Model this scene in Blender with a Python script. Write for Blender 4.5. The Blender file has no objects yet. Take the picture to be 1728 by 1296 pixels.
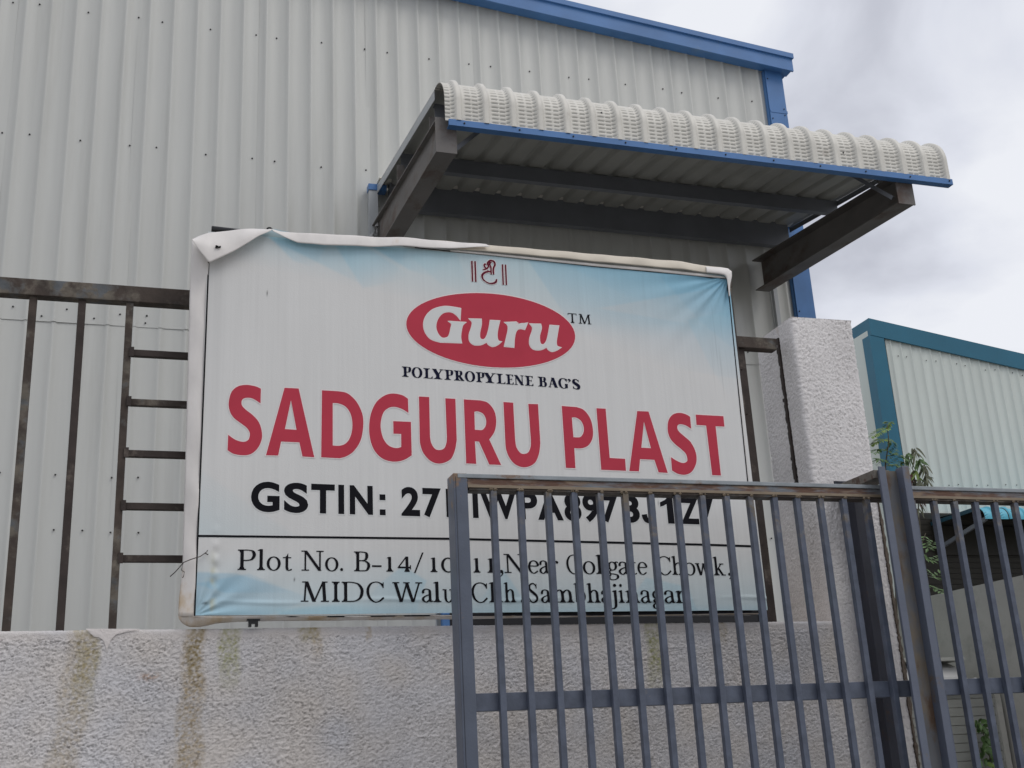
import bpy, math, random
import numpy as np
random.seed(7); RNG = np.random.default_rng(11)
S = bpy.context.scene
COL = S.collection
# ------------------------------------------------------------------ camera, sky, sun, exposure
F = 2005.4066
CAMX = np.array([0.95220390, -0.30120311, -0.05083710]); CAMY = np.array([0.04939659, 0.31606976, -0.94744915]); CAMZ = np.array([0.30144270, 0.89965360, 0.31584126])
EYE = np.array([0.0, 0.0, 1.6])
from mathutils import Matrix, Vector
cd = bpy.data.cameras.new('camera'); cam = bpy.data.objects.new('camera', cd); COL.objects.link(cam)
cd.sensor_width = 36; cd.lens = F / 1728 * 36; cd.clip_start = .05; cd.clip_end = 2000
r_, u_, b_ = CAMX, -CAMY, -CAMZ
cam.matrix_world = Matrix(((r_[0], u_[0], b_[0], EYE[0]), (r_[1], u_[1], b_[1], EYE[1]), (r_[2], u_[2], b_[2], EYE[2]), (0, 0, 0, 1)))
S.camera = cam
S.view_settings.view_transform = 'Standard'; S.view_settings.look = 'None'
S.view_settings.gamma = 1; S.view_settings.exposure = 0.14; S.view_settings.use_curve_mapping = False
S.render.engine = 'CYCLES'
SUN_EL, SUN_AZ = math.radians(52), math.radians(38)     # azimuth measured from -Y (behind the camera) towards +X
W = bpy.data.worlds.new('World'); S.world = W; W.use_nodes = True
nt = W.node_tree; nt.nodes.clear()
o_ = nt.nodes.new('ShaderNodeOutputWorld'); bg = nt.nodes.new('ShaderNodeBackground')
sky = nt.nodes.new('ShaderNodeTexSky'); sky.sky_type = 'NISHITA'; sky.sun_disc = False
sky.sun_elevation = SUN_EL; sky.sun_rotation = math.pi - SUN_AZ; sky.dust_density = 4
tc = nt.nodes.new('ShaderNodeTexCoord'); mp = nt.nodes.new('ShaderNodeMapping'); mp.inputs['Scale'].default_value = (1, 1, 2.2)
mp.inputs['Location'].default_value = (.35, .1, .2)
n1 = nt.nodes.new('ShaderNodeTexNoise'); n1.inputs['Scale'].default_value = 3.3; n1.inputs['Detail'].default_value = 8
n1.inputs['Roughness'].default_value = .5; n1.inputs['Distortion'].default_value = .35
cr = nt.nodes.new('ShaderNodeValToRGB')
e = cr.color_ramp.elements
e[0].position = .36; e[0].color = (.51, .525, .59, 1)
e[1].position = .62; e[1].color = (.81, .825, .87, 1)
m_ = e.new(.5); m_.color = (.69, .71, .78, 1)
mul = nt.nodes.new('ShaderNodeVectorMath'); mul.operation = 'SCALE'; mul.inputs['Scale'].default_value = 10.0
mx = nt.nodes.new('ShaderNodeMixRGB'); mx.inputs[0].default_value = .93
L = nt.links.new
L(tc.outputs['Generated'], mp.inputs[0]); L(mp.outputs[0], n1.inputs['Vector']); L(n1.outputs[0], cr.inputs[0])
L(cr.outputs[0], mul.inputs[0]); L(sky.outputs[0], mx.inputs[1]); L(mul.outputs[0], mx.inputs[2])
L(mx.outputs[0], bg.inputs[0]); bg.inputs[1].default_value = .1; L(bg.outputs[0], o_.inputs[0])
sd = bpy.data.lights.new('sun', 'SUN'); sd.energy = .75; sd.angle = math.radians(28); sd.color = (1, .96, .9)
sun = bpy.data.objects.new('sun', sd); COL.objects.link(sun)
sv = Vector((math.sin(SUN_AZ) * math.cos(SUN_EL), -math.cos(SUN_AZ) * math.cos(SUN_EL), math.sin(SUN_EL)))
sun.rotation_euler = sv.to_track_quat('Z', 'Y').to_euler(); sun.location = (2, -3, 9)

# ------------------------------------------------------------------ helpers
def ray(x, y):
    return (x - 864) * CAMX + (y - 648) * CAMY + F * CAMZ
def at(x, y, Y):                       # the point of the plane at depth Y that the photo shows at pixel x, y
    d = ray(x, y); return EYE + d * (Y / d[1])
def tag(o, label=None, cat=None, group=None, kind=None):
    for k, v in (('label', label), ('category', cat), ('group', group), ('kind', kind)):
        if v: o[k] = v
    return o
def thing(name, label, cat, loc=(0, 0, 0), group=None):
    o = bpy.data.objects.new(name, None); o.empty_display_size = .1; COL.objects.link(o); o.location = loc
    return tag(o, label, cat, group)
def link(name, me, mat, parent=None, smooth=False):
    o = bpy.data.objects.new(name, me); COL.objects.link(o)
    if mat is not None and not me.materials: me.materials.append(mat)
    if parent is not None:
        o.parent = parent
        if parent.parent is None:
            o.matrix_parent_inverse = Matrix.Translation(-parent.location)
        else:
            o.matrix_parent_inverse = Matrix.Translation(-parent.parent.location) @ Matrix.Translation(parent.parent.location)
    if smooth: me.polygons.foreach_set('use_smooth', [True] * len(me.polygons))
    return o
class MB:
    def __init__(s): s.v = []; s.f = []
    def add(s, v, f):
        n = len(s.v); s.v += [tuple(map(float, p)) for p in v]; s.f += [tuple(i + n for i in q) for q in f]; return s
    def box(s, x0, x1, y0, y1, z0, z1, b=0.0):
        return s.hexa([(x0, y0, z0), (x1, y0, z0), (x1, y1, z0), (x0, y1, z0), (x0, y0, z1), (x1, y0, z1), (x1, y1, z1), (x0, y1, z1)])
    def hexa(s, p):
        return s.add(p, [(3, 2, 1, 0), (4, 5, 6, 7), (0, 1, 5, 4), (1, 2, 6, 5), (2, 3, 7, 6), (3, 0, 4, 7)])
    def bar(s, a, b, w, h, up=(0, 0, 1)):
        a, b = Vector(a), Vector(b); d = (b - a).normalized(); x = d.cross(Vector(up)).normalized(); z = x.cross(d)
        P = []
        for c in (a, b):
            for i, j in ((-1, -1), (1, -1), (1, 1), (-1, 1)): P.append(c + x * (i * w / 2) + z * (j * h / 2))
        return s.add(P, [(3, 2, 1, 0), (4, 5, 6, 7), (0, 1, 5, 4), (1, 2, 6, 5), (2, 3, 7, 6), (3, 0, 4, 7)])
    def tube(s, pts, r, n=8, taper=None):
        pts = [Vector(p) for p in pts]; V = []; Fc = []
        for i, p in enumerate(pts):
            d = (pts[min(i + 1, len(pts) - 1)] - pts[max(i - 1, 0)]).normalized()
            x = d.cross(Vector((.13, .21, .97))).normalized(); y = d.cross(x)
            rr = r * (1 if taper is None else 1 + (taper - 1) * i / (len(pts) - 1))
            for k in range(n):
                a = 2 * math.pi * k / n; V.append(p + x * (rr * math.cos(a)) + y * (rr * math.sin(a)))
        for i in range(len(pts) - 1):
            for k in range(n): Fc.append((i * n + k, i * n + (k + 1) % n, (i + 1) * n + (k + 1) % n, (i + 1) * n + k))
        Fc.append(tuple(range(n))[::-1]); Fc.append(tuple((len(pts) - 1) * n + k for k in range(n)))
        return s.add(V, Fc)
    def prism(s, poly, axis, a0, a1):            # poly of 2-D points extruded along axis 0/1/2
        n = len(poly); V = []
        for a in (a0, a1):
            for p in poly:
                q = list(p); q.insert(axis, a); V.append(q)
        return s.add(V, [tuple(range(n))[::-1], tuple(range(n, 2 * n))] + [(i, (i + 1) % n, n + (i + 1) % n, n + i) for i in range(n)])
    def mesh(s, name):
        me = bpy.data.meshes.new(name); me.from_pydata(s.v, [], s.f); me.update()
        return me
    def build(s, name, mat, parent=None, smooth=False, bevel=0):
        me = s.mesh(name)
        import bmesh
        bm = bmesh.new(); bm.from_mesh(me)
        bmesh.ops.recalc_face_normals(bm, faces=bm.faces)
        if bevel:
            bmesh.ops.bevel(bm, geom=bm.edges[:], offset=bevel, segments=2, affect='EDGES', profile=.6)
        bm.to_mesh(me); bm.free()
        return link(name, me, mat, parent, smooth)
def grid_mesh(name, P, mat, parent=None, color=None, smooth=True, closed=False):
    nu, nv = P.shape[:2]
    idx = np.arange(nu * nv).reshape(nu, nv)
    q = np.stack([idx[:-1, :-1], idx[1:, :-1], idx[1:, 1:], idx[:-1, 1:]], -1).reshape(-1, 4)
    me = bpy.data.meshes.new(name)
    me.vertices.add(nu * nv); me.vertices.foreach_set('co', P.astype(np.float32).ravel())
    me.loops.add(q.size); me.loops.foreach_set('vertex_index', q.astype(np.int32).ravel())
    me.polygons.add(len(q)); me.polygons.foreach_set('loop_start', (np.arange(len(q)) * 4).astype(np.int32))
    me.update(calc_edges=True); me.validate()
    if color is not None:
        ca = me.color_attributes.new('col', 'FLOAT_COLOR', 'POINT')
        c = np.ones((nu * nv, 4), np.float32); c[:, :3] = color.reshape(-1, 3)
        ca.data.foreach_set('color', c.ravel())
    return link(name, me, mat, parent, smooth)
def fnoise(nu, nv, su, sv, step, seed=0, lo=0.0):       # band limited noise, feature sizes su, sv in metres
    r = np.random.default_rng(seed); a = r.standard_normal((nu, nv))
    fu = np.fft.fftfreq(nu, step)[:, None]; fv = np.fft.fftfreq(nv, step)[None]
    k = np.sqrt((fu * su) ** 2 + (fv * sv) ** 2)
    g = np.exp(-(k ** 2) * 2) * (1 - np.exp(-(k / .35) ** 2) if lo else 1)
    b = np.real(np.fft.ifft2(np.fft.fft2(a) * g)); b -= b.mean(); return b / b.std()

# ------------------------------------------------------------------ materials
MATS = {}
def mat(name, col, rough=.6, metal=0.0, var=.12, vscale=6, col2=None, m2=(.55, .62), s2=4, stretch=(1, 1, 1),
        bump=0, bscale=60, attr=None, zfade=None, spec=.4, extra=None):
    if name in MATS: return MATS[name]
    m = bpy.data.materials.new(name); m.use_nodes = True; t = m.node_tree; N = t.nodes.new; K = t.links.new
    b = t.nodes['Principled BSDF']; b.inputs['Roughness'].default_value = rough; b.inputs['Metallic'].default_value = metal
    b.inputs['Specular IOR Level'].default_value = spec
    g = N('ShaderNodeNewGeometry'); mpn = N('ShaderNodeMapping'); mpn.inputs['Scale'].default_value = stretch
    K(g.outputs['Position'], mpn.inputs[0])
    n = N('ShaderNodeTexNoise'); n.inputs['Scale'].default_value = vscale; n.inputs['Detail'].default_value = 6; K(mpn.outputs[0], n.inputs['Vector'])
    r = N('ShaderNodeMapRange'); r.inputs[1].default_value = .3; r.inputs[2].default_value = .7
    r.inputs[3].default_value = 1 - var; r.inputs[4].default_value = 1 + var; K(n.outputs[0], r.inputs[0])
    if attr:
        a = N('ShaderNodeAttribute'); a.attribute_name = attr; base = a.outputs['Color']
    else:
        c = N('ShaderNodeRGB'); c.outputs[0].default_value = (*col, 1); base = c.outputs[0]
    if col2:
        n2 = N('ShaderNodeTexNoise'); n2.inputs['Scale'].default_value = s2; n2.inputs['Detail'].default_value = 9; n2.inputs['Roughness'].default_value = .65
        K(mpn.outputs[0], n2.inputs['Vector']); src = n2.outputs[0]
        if zfade:                                  # more wear towards world height z
            sp = N('ShaderNodeSeparateXYZ'); K(g.outputs['Position'], sp.inputs[0])
            zr = N('ShaderNodeMapRange'); zr.inputs[1].default_value = zfade[0]; zr.inputs[2].default_value = zfade[1]
            zr.inputs[3].default_value = 0; zr.inputs[4].default_value = zfade[2]; K(sp.outputs[2], zr.inputs[0])
            ad = N('ShaderNodeMath'); K(src, ad.inputs[0]); K(zr.outputs[0], ad.inputs[1]); src = ad.outputs[0]
        mr = N('ShaderNodeMapRange'); mr.interpolation_type = 'SMOOTHSTEP'; mr.inputs[1].default_value = m2[0]; mr.inputs[2].default_value = m2[1]; K(src, mr.inputs[0])
        x = N('ShaderNodeMixRGB'); K(mr.outputs[0], x.inputs[0]); K(base, x.inputs[1]); x.inputs[2].default_value = (*col2, 1); base = x.outputs[0]
        if extra:                                  # a third tone inside the worn areas
            n3 = N('ShaderNodeTexNoise'); n3.inputs['Scale'].default_value = s2 * 2.7; n3.inputs['Detail'].default_value = 6; K(mpn.outputs[0], n3.inputs['Vector'])
            m3 = N('ShaderNodeMapRange'); m3.inputs[1].default_value = .5; m3.inputs[2].default_value = .6; K(n3.outputs[0], m3.inputs[0])
            mm = N('ShaderNodeMath'); mm.operation = 'MULTIPLY'; K(m3.outputs[0], mm.inputs[0]); K(mr.outputs[0], mm.inputs[1])
            x3 = N('ShaderNodeMixRGB'); K(mm.outputs[0], x3.inputs[0]); K(base, x3.inputs[1]); x3.inputs[2].default_value = (*extra, 1); base = x3.outputs[0]
    v = N('ShaderNodeVectorMath'); v.operation = 'SCALE'; K(base, v.inputs[0]); K(r.outputs[0], v.inputs['Scale']); K(v.outputs[0], b.inputs['Base Color'])
    if bump:
        nb = N('ShaderNodeTexNoise'); nb.inputs['Scale'].default_value = bscale; nb.inputs['Detail'].default_value = 5; K(mpn.outputs[0], nb.inputs['Vector'])
        bp = N('ShaderNodeBump'); bp.inputs['Strength'].default_value = 1; bp.inputs['Distance'].default_value = bump
        K(nb.outputs[0], bp.inputs['Height']); K(bp.outputs[0], b.inputs['Normal'])
    MATS[name] = m; return m
M_clad = mat('grey_white_sheet', (.57, .578, .55), .42, var=.035, vscale=2, stretch=(6, 6, .35), bump=.001, bscale=2.5, col2=(.52, .525, .495), m2=(.5, .75), s2=1.2)
M_clad2 = mat('grey_white_sheet_weathered', (.58, .62, .58), .45, var=.05, vscale=1, stretch=(3, 3, .5))
M_canopy = mat('cream_sheet', (.68, .66, .60), .45, var=.07, vscale=5, col2=(.42, .39, .34), m2=(.58, .8), s2=7)
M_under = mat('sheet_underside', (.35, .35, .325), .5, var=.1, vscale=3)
M_blue = mat('blue_trim', (.072, .19, .43), .4, var=.1, vscale=4, col2=(.13, .22, .36), m2=(.6, .8), s2=3)
M_teal = mat('teal_trim', (.012, .125, .20), .4, var=.08, vscale=1.5)
M_teal2 = mat('light_teal_sheet', (.10, .42, .55), .4, var=.08, vscale=4)
M_dkteal = mat('dark_teal_flashing', (.01, .05, .075), .5)
M_screw = mat('screw_head', (.03, .03, .03), .5)
M_beam = mat('weathered_beam', (.155, .145, .138), .6, var=.15, vscale=5, col2=(.10, .07, .055), m2=(.5, .66), s2=3, stretch=(1, .6, 1))
M_purlin = mat('grey_purlin', (.16, .17, .19), .5, var=.1, vscale=4)
M_flash = mat('grey_flashing', (.42, .44, .45), .4, var=.06, vscale=3)
M_gate = mat('slate_gate_paint', (.088, .104, .142), .42, var=.2, vscale=22, col2=(.14, .115, .085), m2=(.64, .80), s2=11, zfade=(2.3, 2.56, .2), bump=.0006, bscale=90, extra=(.16, .17, .19))
M_gtop = mat('gate_rail_rusted', (.17, .185, .205), .6, var=.2, vscale=30, col2=(.12, .062, .04), m2=(.40, .56), s2=9, stretch=(.5, 1, 2.5), bump=.0018, bscale=70, extra=(.25, .18, .125))
M_gstile = mat('gate_stile_paint', (.095, .112, .15), .42, var=.12, vscale=10, col2=(.2, .135, .09), m2=(.66, .74), s2=13, zfade=(2.45, 2.6, .2), bump=.0006, bscale=90)
M_gtan = mat('tan_worn_paint', (.24, .19, .135), .6, var=.2, vscale=25, col2=(.12, .065, .045), m2=(.55, .7), s2=11, stretch=(.5, 1, 2), bump=.001, bscale=80)
M_glip = mat('gate_lip_paint', (.27, .30, .32), .5, var=.2, vscale=20, col2=(.2, .13, .09), m2=(.55, .68), s2=12, stretch=(.6, 1, 1), bump=.001, bscale=90)
M_post = mat('guide_post_paint', (.115, .132, .175), .45, var=.1, vscale=8, col2=(.15, .115, .085), m2=(.58, .7), s2=7, bump=.0008, bscale=60)
M_web = mat('stained_channel_web', (.115, .12, .13), .6, var=.2, vscale=8, col2=(.15, .125, .095), m2=(.42, .56), s2=5, stretch=(1, 1, .5), bump=.002, bscale=50, extra=(.09, .055, .035))
M_armr = mat('rusted_arm', (.16, .145, .125), .7, var=.25, vscale=20, col2=(.09, .055, .04), m2=(.52, .62), s2=16, bump=.002, bscale=60)
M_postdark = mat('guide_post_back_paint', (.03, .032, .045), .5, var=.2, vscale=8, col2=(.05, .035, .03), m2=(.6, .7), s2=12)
M_rust = mat('rusty_fence_steel', (.055, .041, .033), .75, var=.35, vscale=16, col2=(.135, .118, .095), m2=(.47, .62), s2=7, bump=.0015, bscale=90, extra=(.10, .108, .115))
M_rust_d = mat('dark_rusty_steel', (.042, .031, .027), .75, var=.3, vscale=14, col2=(.11, .09, .075), m2=(.56, .7), s2=9, bump=.001, bscale=120)
M_plaster = mat('rough_white_plaster', (.6, .6, .6), .85, var=.05, vscale=3, attr='col', bump=.003, bscale=300, spec=.15)
M_plain = mat('plain_plaster', (.50, .48, .47), .85, var=.06, vscale=4, bump=.003, bscale=120, spec=.2)
M_pale = mat('pale_plaster', (.66, .62, .60), .85, var=.06, vscale=4, bump=.003, bscale=120, spec=.2)
M_grout = mat('exposed_mortar', (.12, .095, .075), .95, var=.3, vscale=30, bump=.006, bscale=70)
M_side = mat('grey_side_wall_plaster', (.44, .43, .39), .9, var=.07, vscale=1.6, bump=.008, bscale=14, col2=(.34, .335, .30), m2=(.5, .7), s2=3)
M_margin = mat('banner_margin_flex', (.74, .71, .68), .5, var=.06, vscale=10, col2=(.56, .44, .30), m2=(.60, .85), s2=6, stretch=(1.5, 1, .8), bump=.002, bscale=18, zfade=(2.40, 2.16, .22))
M_cream = mat('aged_flex', (.65, .59, .49), .5, var=.08, vscale=10, col2=(.3, .2, .12), m2=(.70, .76), s2=18)
M_banner = mat('banner_print', (.6, .6, .6), .5, var=.02, vscale=3, attr='col', bump=.0005, bscale=260, spec=.15)
M_red = mat('crimson_print', (.50, .055, .085), .7, var=.05, vscale=7, spec=.08)
M_maroon = mat('maroon_print', (.13, .012, .028), .7, spec=.08)
M_blackp = mat('black_print', (.010, .010, .013), .7, spec=.08)
M_navy = mat('navy_print', (.008, .010, .03), .7, spec=.08)
M_white = mat('white_print', (.70, .71, .70), .7, var=.02, spec=.08)
M_halo = mat('pale_outline_print', (.80, .72, .71), .7, var=.02, spec=.08)
M_black = mat('black_plastic', (.01, .01, .011), .35, var=.1)
M_door = mat('dark_shutter', (.012, .012, .014), .6, var=.2)
M_brown = mat('shaded_brown_shutter', (.024, .022, .017), .55, var=.12, vscale=3)  # brown of the shutter, with the shade below the teal canopy painted in
M_slat = mat('pale_slat', (.33, .335, .31), .5, var=.08, vscale=5)
M_gloss = mat('glossy_white_metal', (.55, .55, .54), .15, var=.05, spec=.6)
M_leaf = [mat('fresh_leaf', (.16, .24, .05), .5, var=.3, vscale=30), mat('green_leaf', (.075, .14, .04), .5, var=.3, vscale=30), mat('dull_leaf', (.11, .12, .075), .6, var=.3, vscale=30), mat('reddish_leaf', (.10, .045, .035), .6, var=.3, vscale=30)]
M_stem = mat('stem', (.07, .06, .04), .7)
M_ground = mat('concrete_yard', (.24, .23, .21), .9, var=.12, vscale=.6, bump=.003, bscale=20, col2=(.18, .17, .155), m2=(.5, .7), s2=1.3)
M_rag = mat('grey_plastic_rag', (.42, .42, .42), .5, var=.15, vscale=30)

# ------------------------------------------------------------------ ground
g = MB().add([(-400, -400, 0), (400, -400, 0), (400, 600, 0), (-400, 600, 0)], [(0, 1, 2, 3)]).build('ground', M_ground)
tag(g, 'grey concrete yard floor stretching under the walls and buildings', kind='structure')

# ------------------------------------------------------------------ corrugated cladding
YF = 9.0
def profile_y(x, pitch, x0, h=.016, top=.009, base=.022):      # outward (towards -Y) height of the rib profile at x
    d = np.abs((x - x0 + pitch / 2) % pitch - pitch / 2)
    main = h * np.clip((base - d) / (base - top), 0, 1) ** .8
    d2 = np.abs(np.abs((x - x0 + pitch / 2) % pitch - pitch / 2) - pitch * .5)
    return main + .0
def clad_sheets(parent, xs0, nsheets, pitch, ribs, z0, ztop, Y, mt, name='cladding_sheet', yoff=0.0, seed=3, xmax=1e9):
    rr = np.random.default_rng(seed)
    for i in range(nsheets):
        a = xs0 + i * ribs * pitch - .5 * pitch; b = min(a + ribs * pitch + .03, xmax)
        if a > xmax - .02: break
        xs = []
        for k in range(ribs + 1):
            c = a + .5 * pitch + k * pitch
            xs += [c - .022, c - .009, c + .009, c + .022, c + .022 + (pitch - .044) / 2]
        xs = np.array([a] + [x for x in xs if a < x < b] + [b])
        nz = 14
        zs0 = z0; P = np.zeros((len(xs), nz, 3))
        ph = rr.uniform(0, 6, 3)
        for j, x in enumerate(xs):
            zt = ztop(x) if callable(ztop) else ztop
            zz = np.linspace(zs0, zt, nz)
            wob = .0022 * np.sin(zz * 2.1 + ph[0]) * np.sin(x * 5 + ph[1])
            P[j, :, 0] = x; P[j, :, 2] = zz
            P[j, :, 1] = Y - yoff - profile_y(x, pitch, xs0) - wob - .0015 * (i % 2) - .001 * (x - a)
        grid_mesh(name, P, mt, parent, smooth=False)
def screws(parent, pts, Y, r=.009, name='roofing_screws'):
    m = MB()
    for x, z in pts:
        V = []; n = 6
        for k in range(n): V.append((x + r * math.cos(k * 1.047), Y, z + r * math.sin(k * 1.047)))
        for k in range(n): V.append((x + r * .7 * math.cos(k * 1.047), Y - .007, z + r * .7 * math.sin(k * 1.047)))
        m.add(V, [tuple(range(n, 2 * n))] + [(k, (k + 1) % n, n + (k + 1) % n, n + k) for k in range(n)])
    o = m.build(name, M_screw, parent); o['kind'] = 'stuff'; return o

fac = thing('factory_building', 'grey white ribbed metal factory with blue corner and eave trim behind the name board', 'building', (3, YF, 0))
roofz = lambda x: 8.575 - .0895 * (x - 3.672)
P0 = -1.003; PT = .1936
X0 = P0 - 5 * PT * 4
clad_sheets(fac, X0, 12, PT, 5, 5.065, lambda x: roofz(x) - .08, YF, M_clad, yoff=.006, xmax=5.95)
clad_sheets(fac, X0, 11, PT, 5, 0.02, 5.13, YF, M_clad, yoff=0.0, seed=9, xmax=5.95)
body = MB().box(X0 - .2, 5.98, YF + .03, 24, 0, 8.1).build('wall', M_clad2, fac)
pan = lambda k: P0 + PT * (k + .5)
sc = []
for row, z in enumerate((7.845, 6.628, 5.17, 3.875)):
    for k in range(-10, 35):
        if (k + 1) % 5 in (2, 4) and row != 0 or (row == 0 and (k + 1) % 5 in (2, 4)): continue
        if 14 < k and row in (1,) and False: continue
        sc.append((pan(k) + random.uniform(-.012, .012), z + random.uniform(-.012, .012)))
for k in range(-10, 35):
    if k % 2: sc.append((pan(k) + random.uniform(-.03, .03), 5.105 + random.uniform(-.01, .01)))
    if k > -3 and k % 5 != 1: sc.append((pan(k) + .01, 3.46 + random.uniform(-.01, .01)))
screws(fac, sc, YF - .009, .008)
# eave fascia with a lip, corner trim, soffit
zt = lambda x: 8.575 - .0895 * (x - 3.672)
YE = 8.83
def slopebox(m, x0, x1, y0, y1, d0, d1):     # a long box that follows the roof line, d below it
    return m.hexa([(x0, y0, zt(x0) - d1), (x1, y0, zt(x1) - d1), (x1, y1, zt(x1) - d1), (x0, y1, zt(x0) - d1),
                   (x0, y0, zt(x0) - d0), (x1, y0, zt(x1) - d0), (x1, y1, zt(x1) - d0), (x0, y1, zt(x0) - d0)])
xr = 6.10
eave = slopebox(MB(), X0 - .2, xr, YE + .010, YE + .03, .052, .194).build('eave_trim', M_blue, fac)
slopebox(MB(), X0 - .2, xr + .01, YE - .010, YE + .03, 0, .054).build('trim_lip', M_blue, eave)
slopebox(MB(), X0 - .2, xr - .001, YE + .03, YE + .15, .16, .172).build('trim_return', M_blue, eave)
slopebox(MB(), X0 - .3, xr - .005, YE + .032, 24.3, .02, .045).build('roof_sheet', M_clad2, fac)
slopebox(MB(), 5.99, xr - .004, YE + .15, 24.2, .046, .158).build('gutter_box', M_blue, fac)
ct = MB().box(5.83, 6.02, 8.935, 8.945, 0, 8.22).box(6.005, 6.02, 8.945, 9.2, 0, 8.21).build('corner_trim', M_blue, fac)
MB().box(5.822, 5.832, 8.95, 8.99, 0, 8.2).build('trim_edge', M_blue, ct)
MB().box(5.835, 6.025, 8.931, 8.9345, 7.72, 7.75).build('trim_joint', M_blue, ct)
screws(fac, [(5.85, z) for z in (8.1, 7.65, 7.3, 6.9, 6.2, 5.6)] + [(5.99, z) for z in (7.77, 7.7)], 8.933, .007, 'trim_screws')
# door bay under the canopy: dark roller door, blue frame, projecting flashing strip
dr = MB().box(2.38, 5.05, 8.93, 8.96, 0, 4.4).build('roller_door', M_door, fac)
for k in range(44): MB().box(2.38, 5.05, 8.92, 8.929, .02 + k * .1, .105 + k * .1).build('door_slat', M_door, dr)
dj = MB().box(2.325, 2.38, 8.91, 8.97, 0, 4.45).build('door_frame', M_blue, fac)
MB().box(5.05, 5.105, 8.91, 8.97, 0, 4.45).box(2.38, 5.05, 8.911, 8.97, 4.4, 4.45).build('frame_head', M_blue, dj)
fl = MB().box(1.80, 1.875, 8.90, 8.97, 4.5, 6.40).build('side_flashing', M_flash, fac)
MB().box(1.795, 1.95, 8.89, 8.97, 6.40, 6.455).build('flashing_cap', M_blue, fl)
MB().box(5.60, 5.64, 8.93, 8.972, 0, 6.1).build('bay_edge_flashing', M_flash, fac)

# ------------------------------------------------------------------ canopy
CX0, CX1 = 1.875, 5.872
cano = MB().box(1.97, 5.80, 8.86, 8.925, 6.225, 6.468).build('canopy', M_purlin, fac)      # wall plate
def canopy_surface(xs, off=0.0, crimps=True, x0=1.963, pitch=.194, base=(6.70, 5.785), R=.22, back=8.985, nb=10, slope=.148, ncr=12, lipn=5, lip=.165):
    yb, zb = base; cy, cz = yb + R, zb + lip
    S_ = [(yb, zb, -1, 0, 0)]; per = 6
    # vertical lip, then the arc, then the straight back slope
    pts = [(yb, zb, 0.0), (yb, zb + .03, 0.0)]
    a1 = math.pi / 2 + math.atan(slope)
    arc = []
    for i in range(ncr * per + 1):
        a = i / (ncr * per) * a1; ph = (i % per) / per
        arc.append((cy - R * math.cos(a), cz + R * math.sin(a), a, ph))
    rows = [((yb, zb), (-1, 0), 0.0), ((yb, zb + .012), (-1, 0), 0.0)]
    for k in range(lipn * per):
        rows.append(((yb, zb + .014 + (lip - .016) * k / (lipn * per)), (-1, 0), {2: 1.0, 3: .25}.get(k % per, 0.0)))
    for y, z, a, ph in arc:
        i = round(ph * per); c = {2: 1.0, 3: .25}.get(i, 0.0)
        rows.append(((y, z), (-math.cos(a), math.sin(a)), c))
    y1, z1 = rows[-1][0]
    for k in range(1, nb + 1):
        y = y1 + (back - y1) * k / nb
        rows.append(((y, z1 + slope * (y - y1)), (-math.sin(math.atan(slope)), math.cos(math.atan(slope))), 0.0))
    P = np.zeros((len(xs), len(rows), 3))
    d = (xs - x0 + pitch / 2) % pitch - pitch / 2
    h = .026 * np.clip((.034 - np.abs(d)) / (.034 - .015), 0, 1)
    u = d % pitch                                           # 0 at a rib, grows to the right
    dash = (((u > .050) & (u < .088)) | ((u > .102) & (u < .140))).astype(float)
    flank = ((u > .148) & (u < .172)).astype(float)
    for j, ((y, z), (ny, nz), c) in enumerate(rows):
        hh = h + off
        if crimps: hh = hh - .013 * c * dash
        if crimps and j + 3 < len(rows):
            c2 = rows[j - 2][2] if j > 2 else 0.0
            hh = hh - .008 * c2 * flank
        P[:, j, 0] = xs; P[:, j, 1] = y + ny * hh; P[:, j, 2] = z + nz * hh
    return P
seams = [CX0, 1.963 + .194 * 5 - .05, 1.963 + .194 * 10 - .05, 1.963 + .194 * 15 - .05, CX1]
for i in range(4):
    a, b = seams[i], seams[i + 1] + (.02 if i < 3 else 0)
    xs = np.linspace(a, b, int((b - a) / .0062)); P = canopy_surface(xs, off=.0018 * (3 - i))
    grid_mesh('roof_sheet', P, M_canopy, cano, smooth=False)
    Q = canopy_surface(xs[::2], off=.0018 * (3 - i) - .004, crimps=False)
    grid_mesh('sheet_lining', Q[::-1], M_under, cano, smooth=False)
MB().box(1.895, 5.875, 6.675, 6.694, 5.742, 5.788).box(1.895, 5.875, 6.694, 6.735, 5.742, 5.747).build('edge_trim', M_blue, cano)
screws(cano, [(2.0 + k * .388, 5.765) for k in range(10)] + [(5.845, 5.77), (4.93, 5.90), (3.0, 5.98)], 6.674, .007, 'canopy_screws')
bz = lambda y: 5.574 + .0885 * (y - 6.7)
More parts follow.
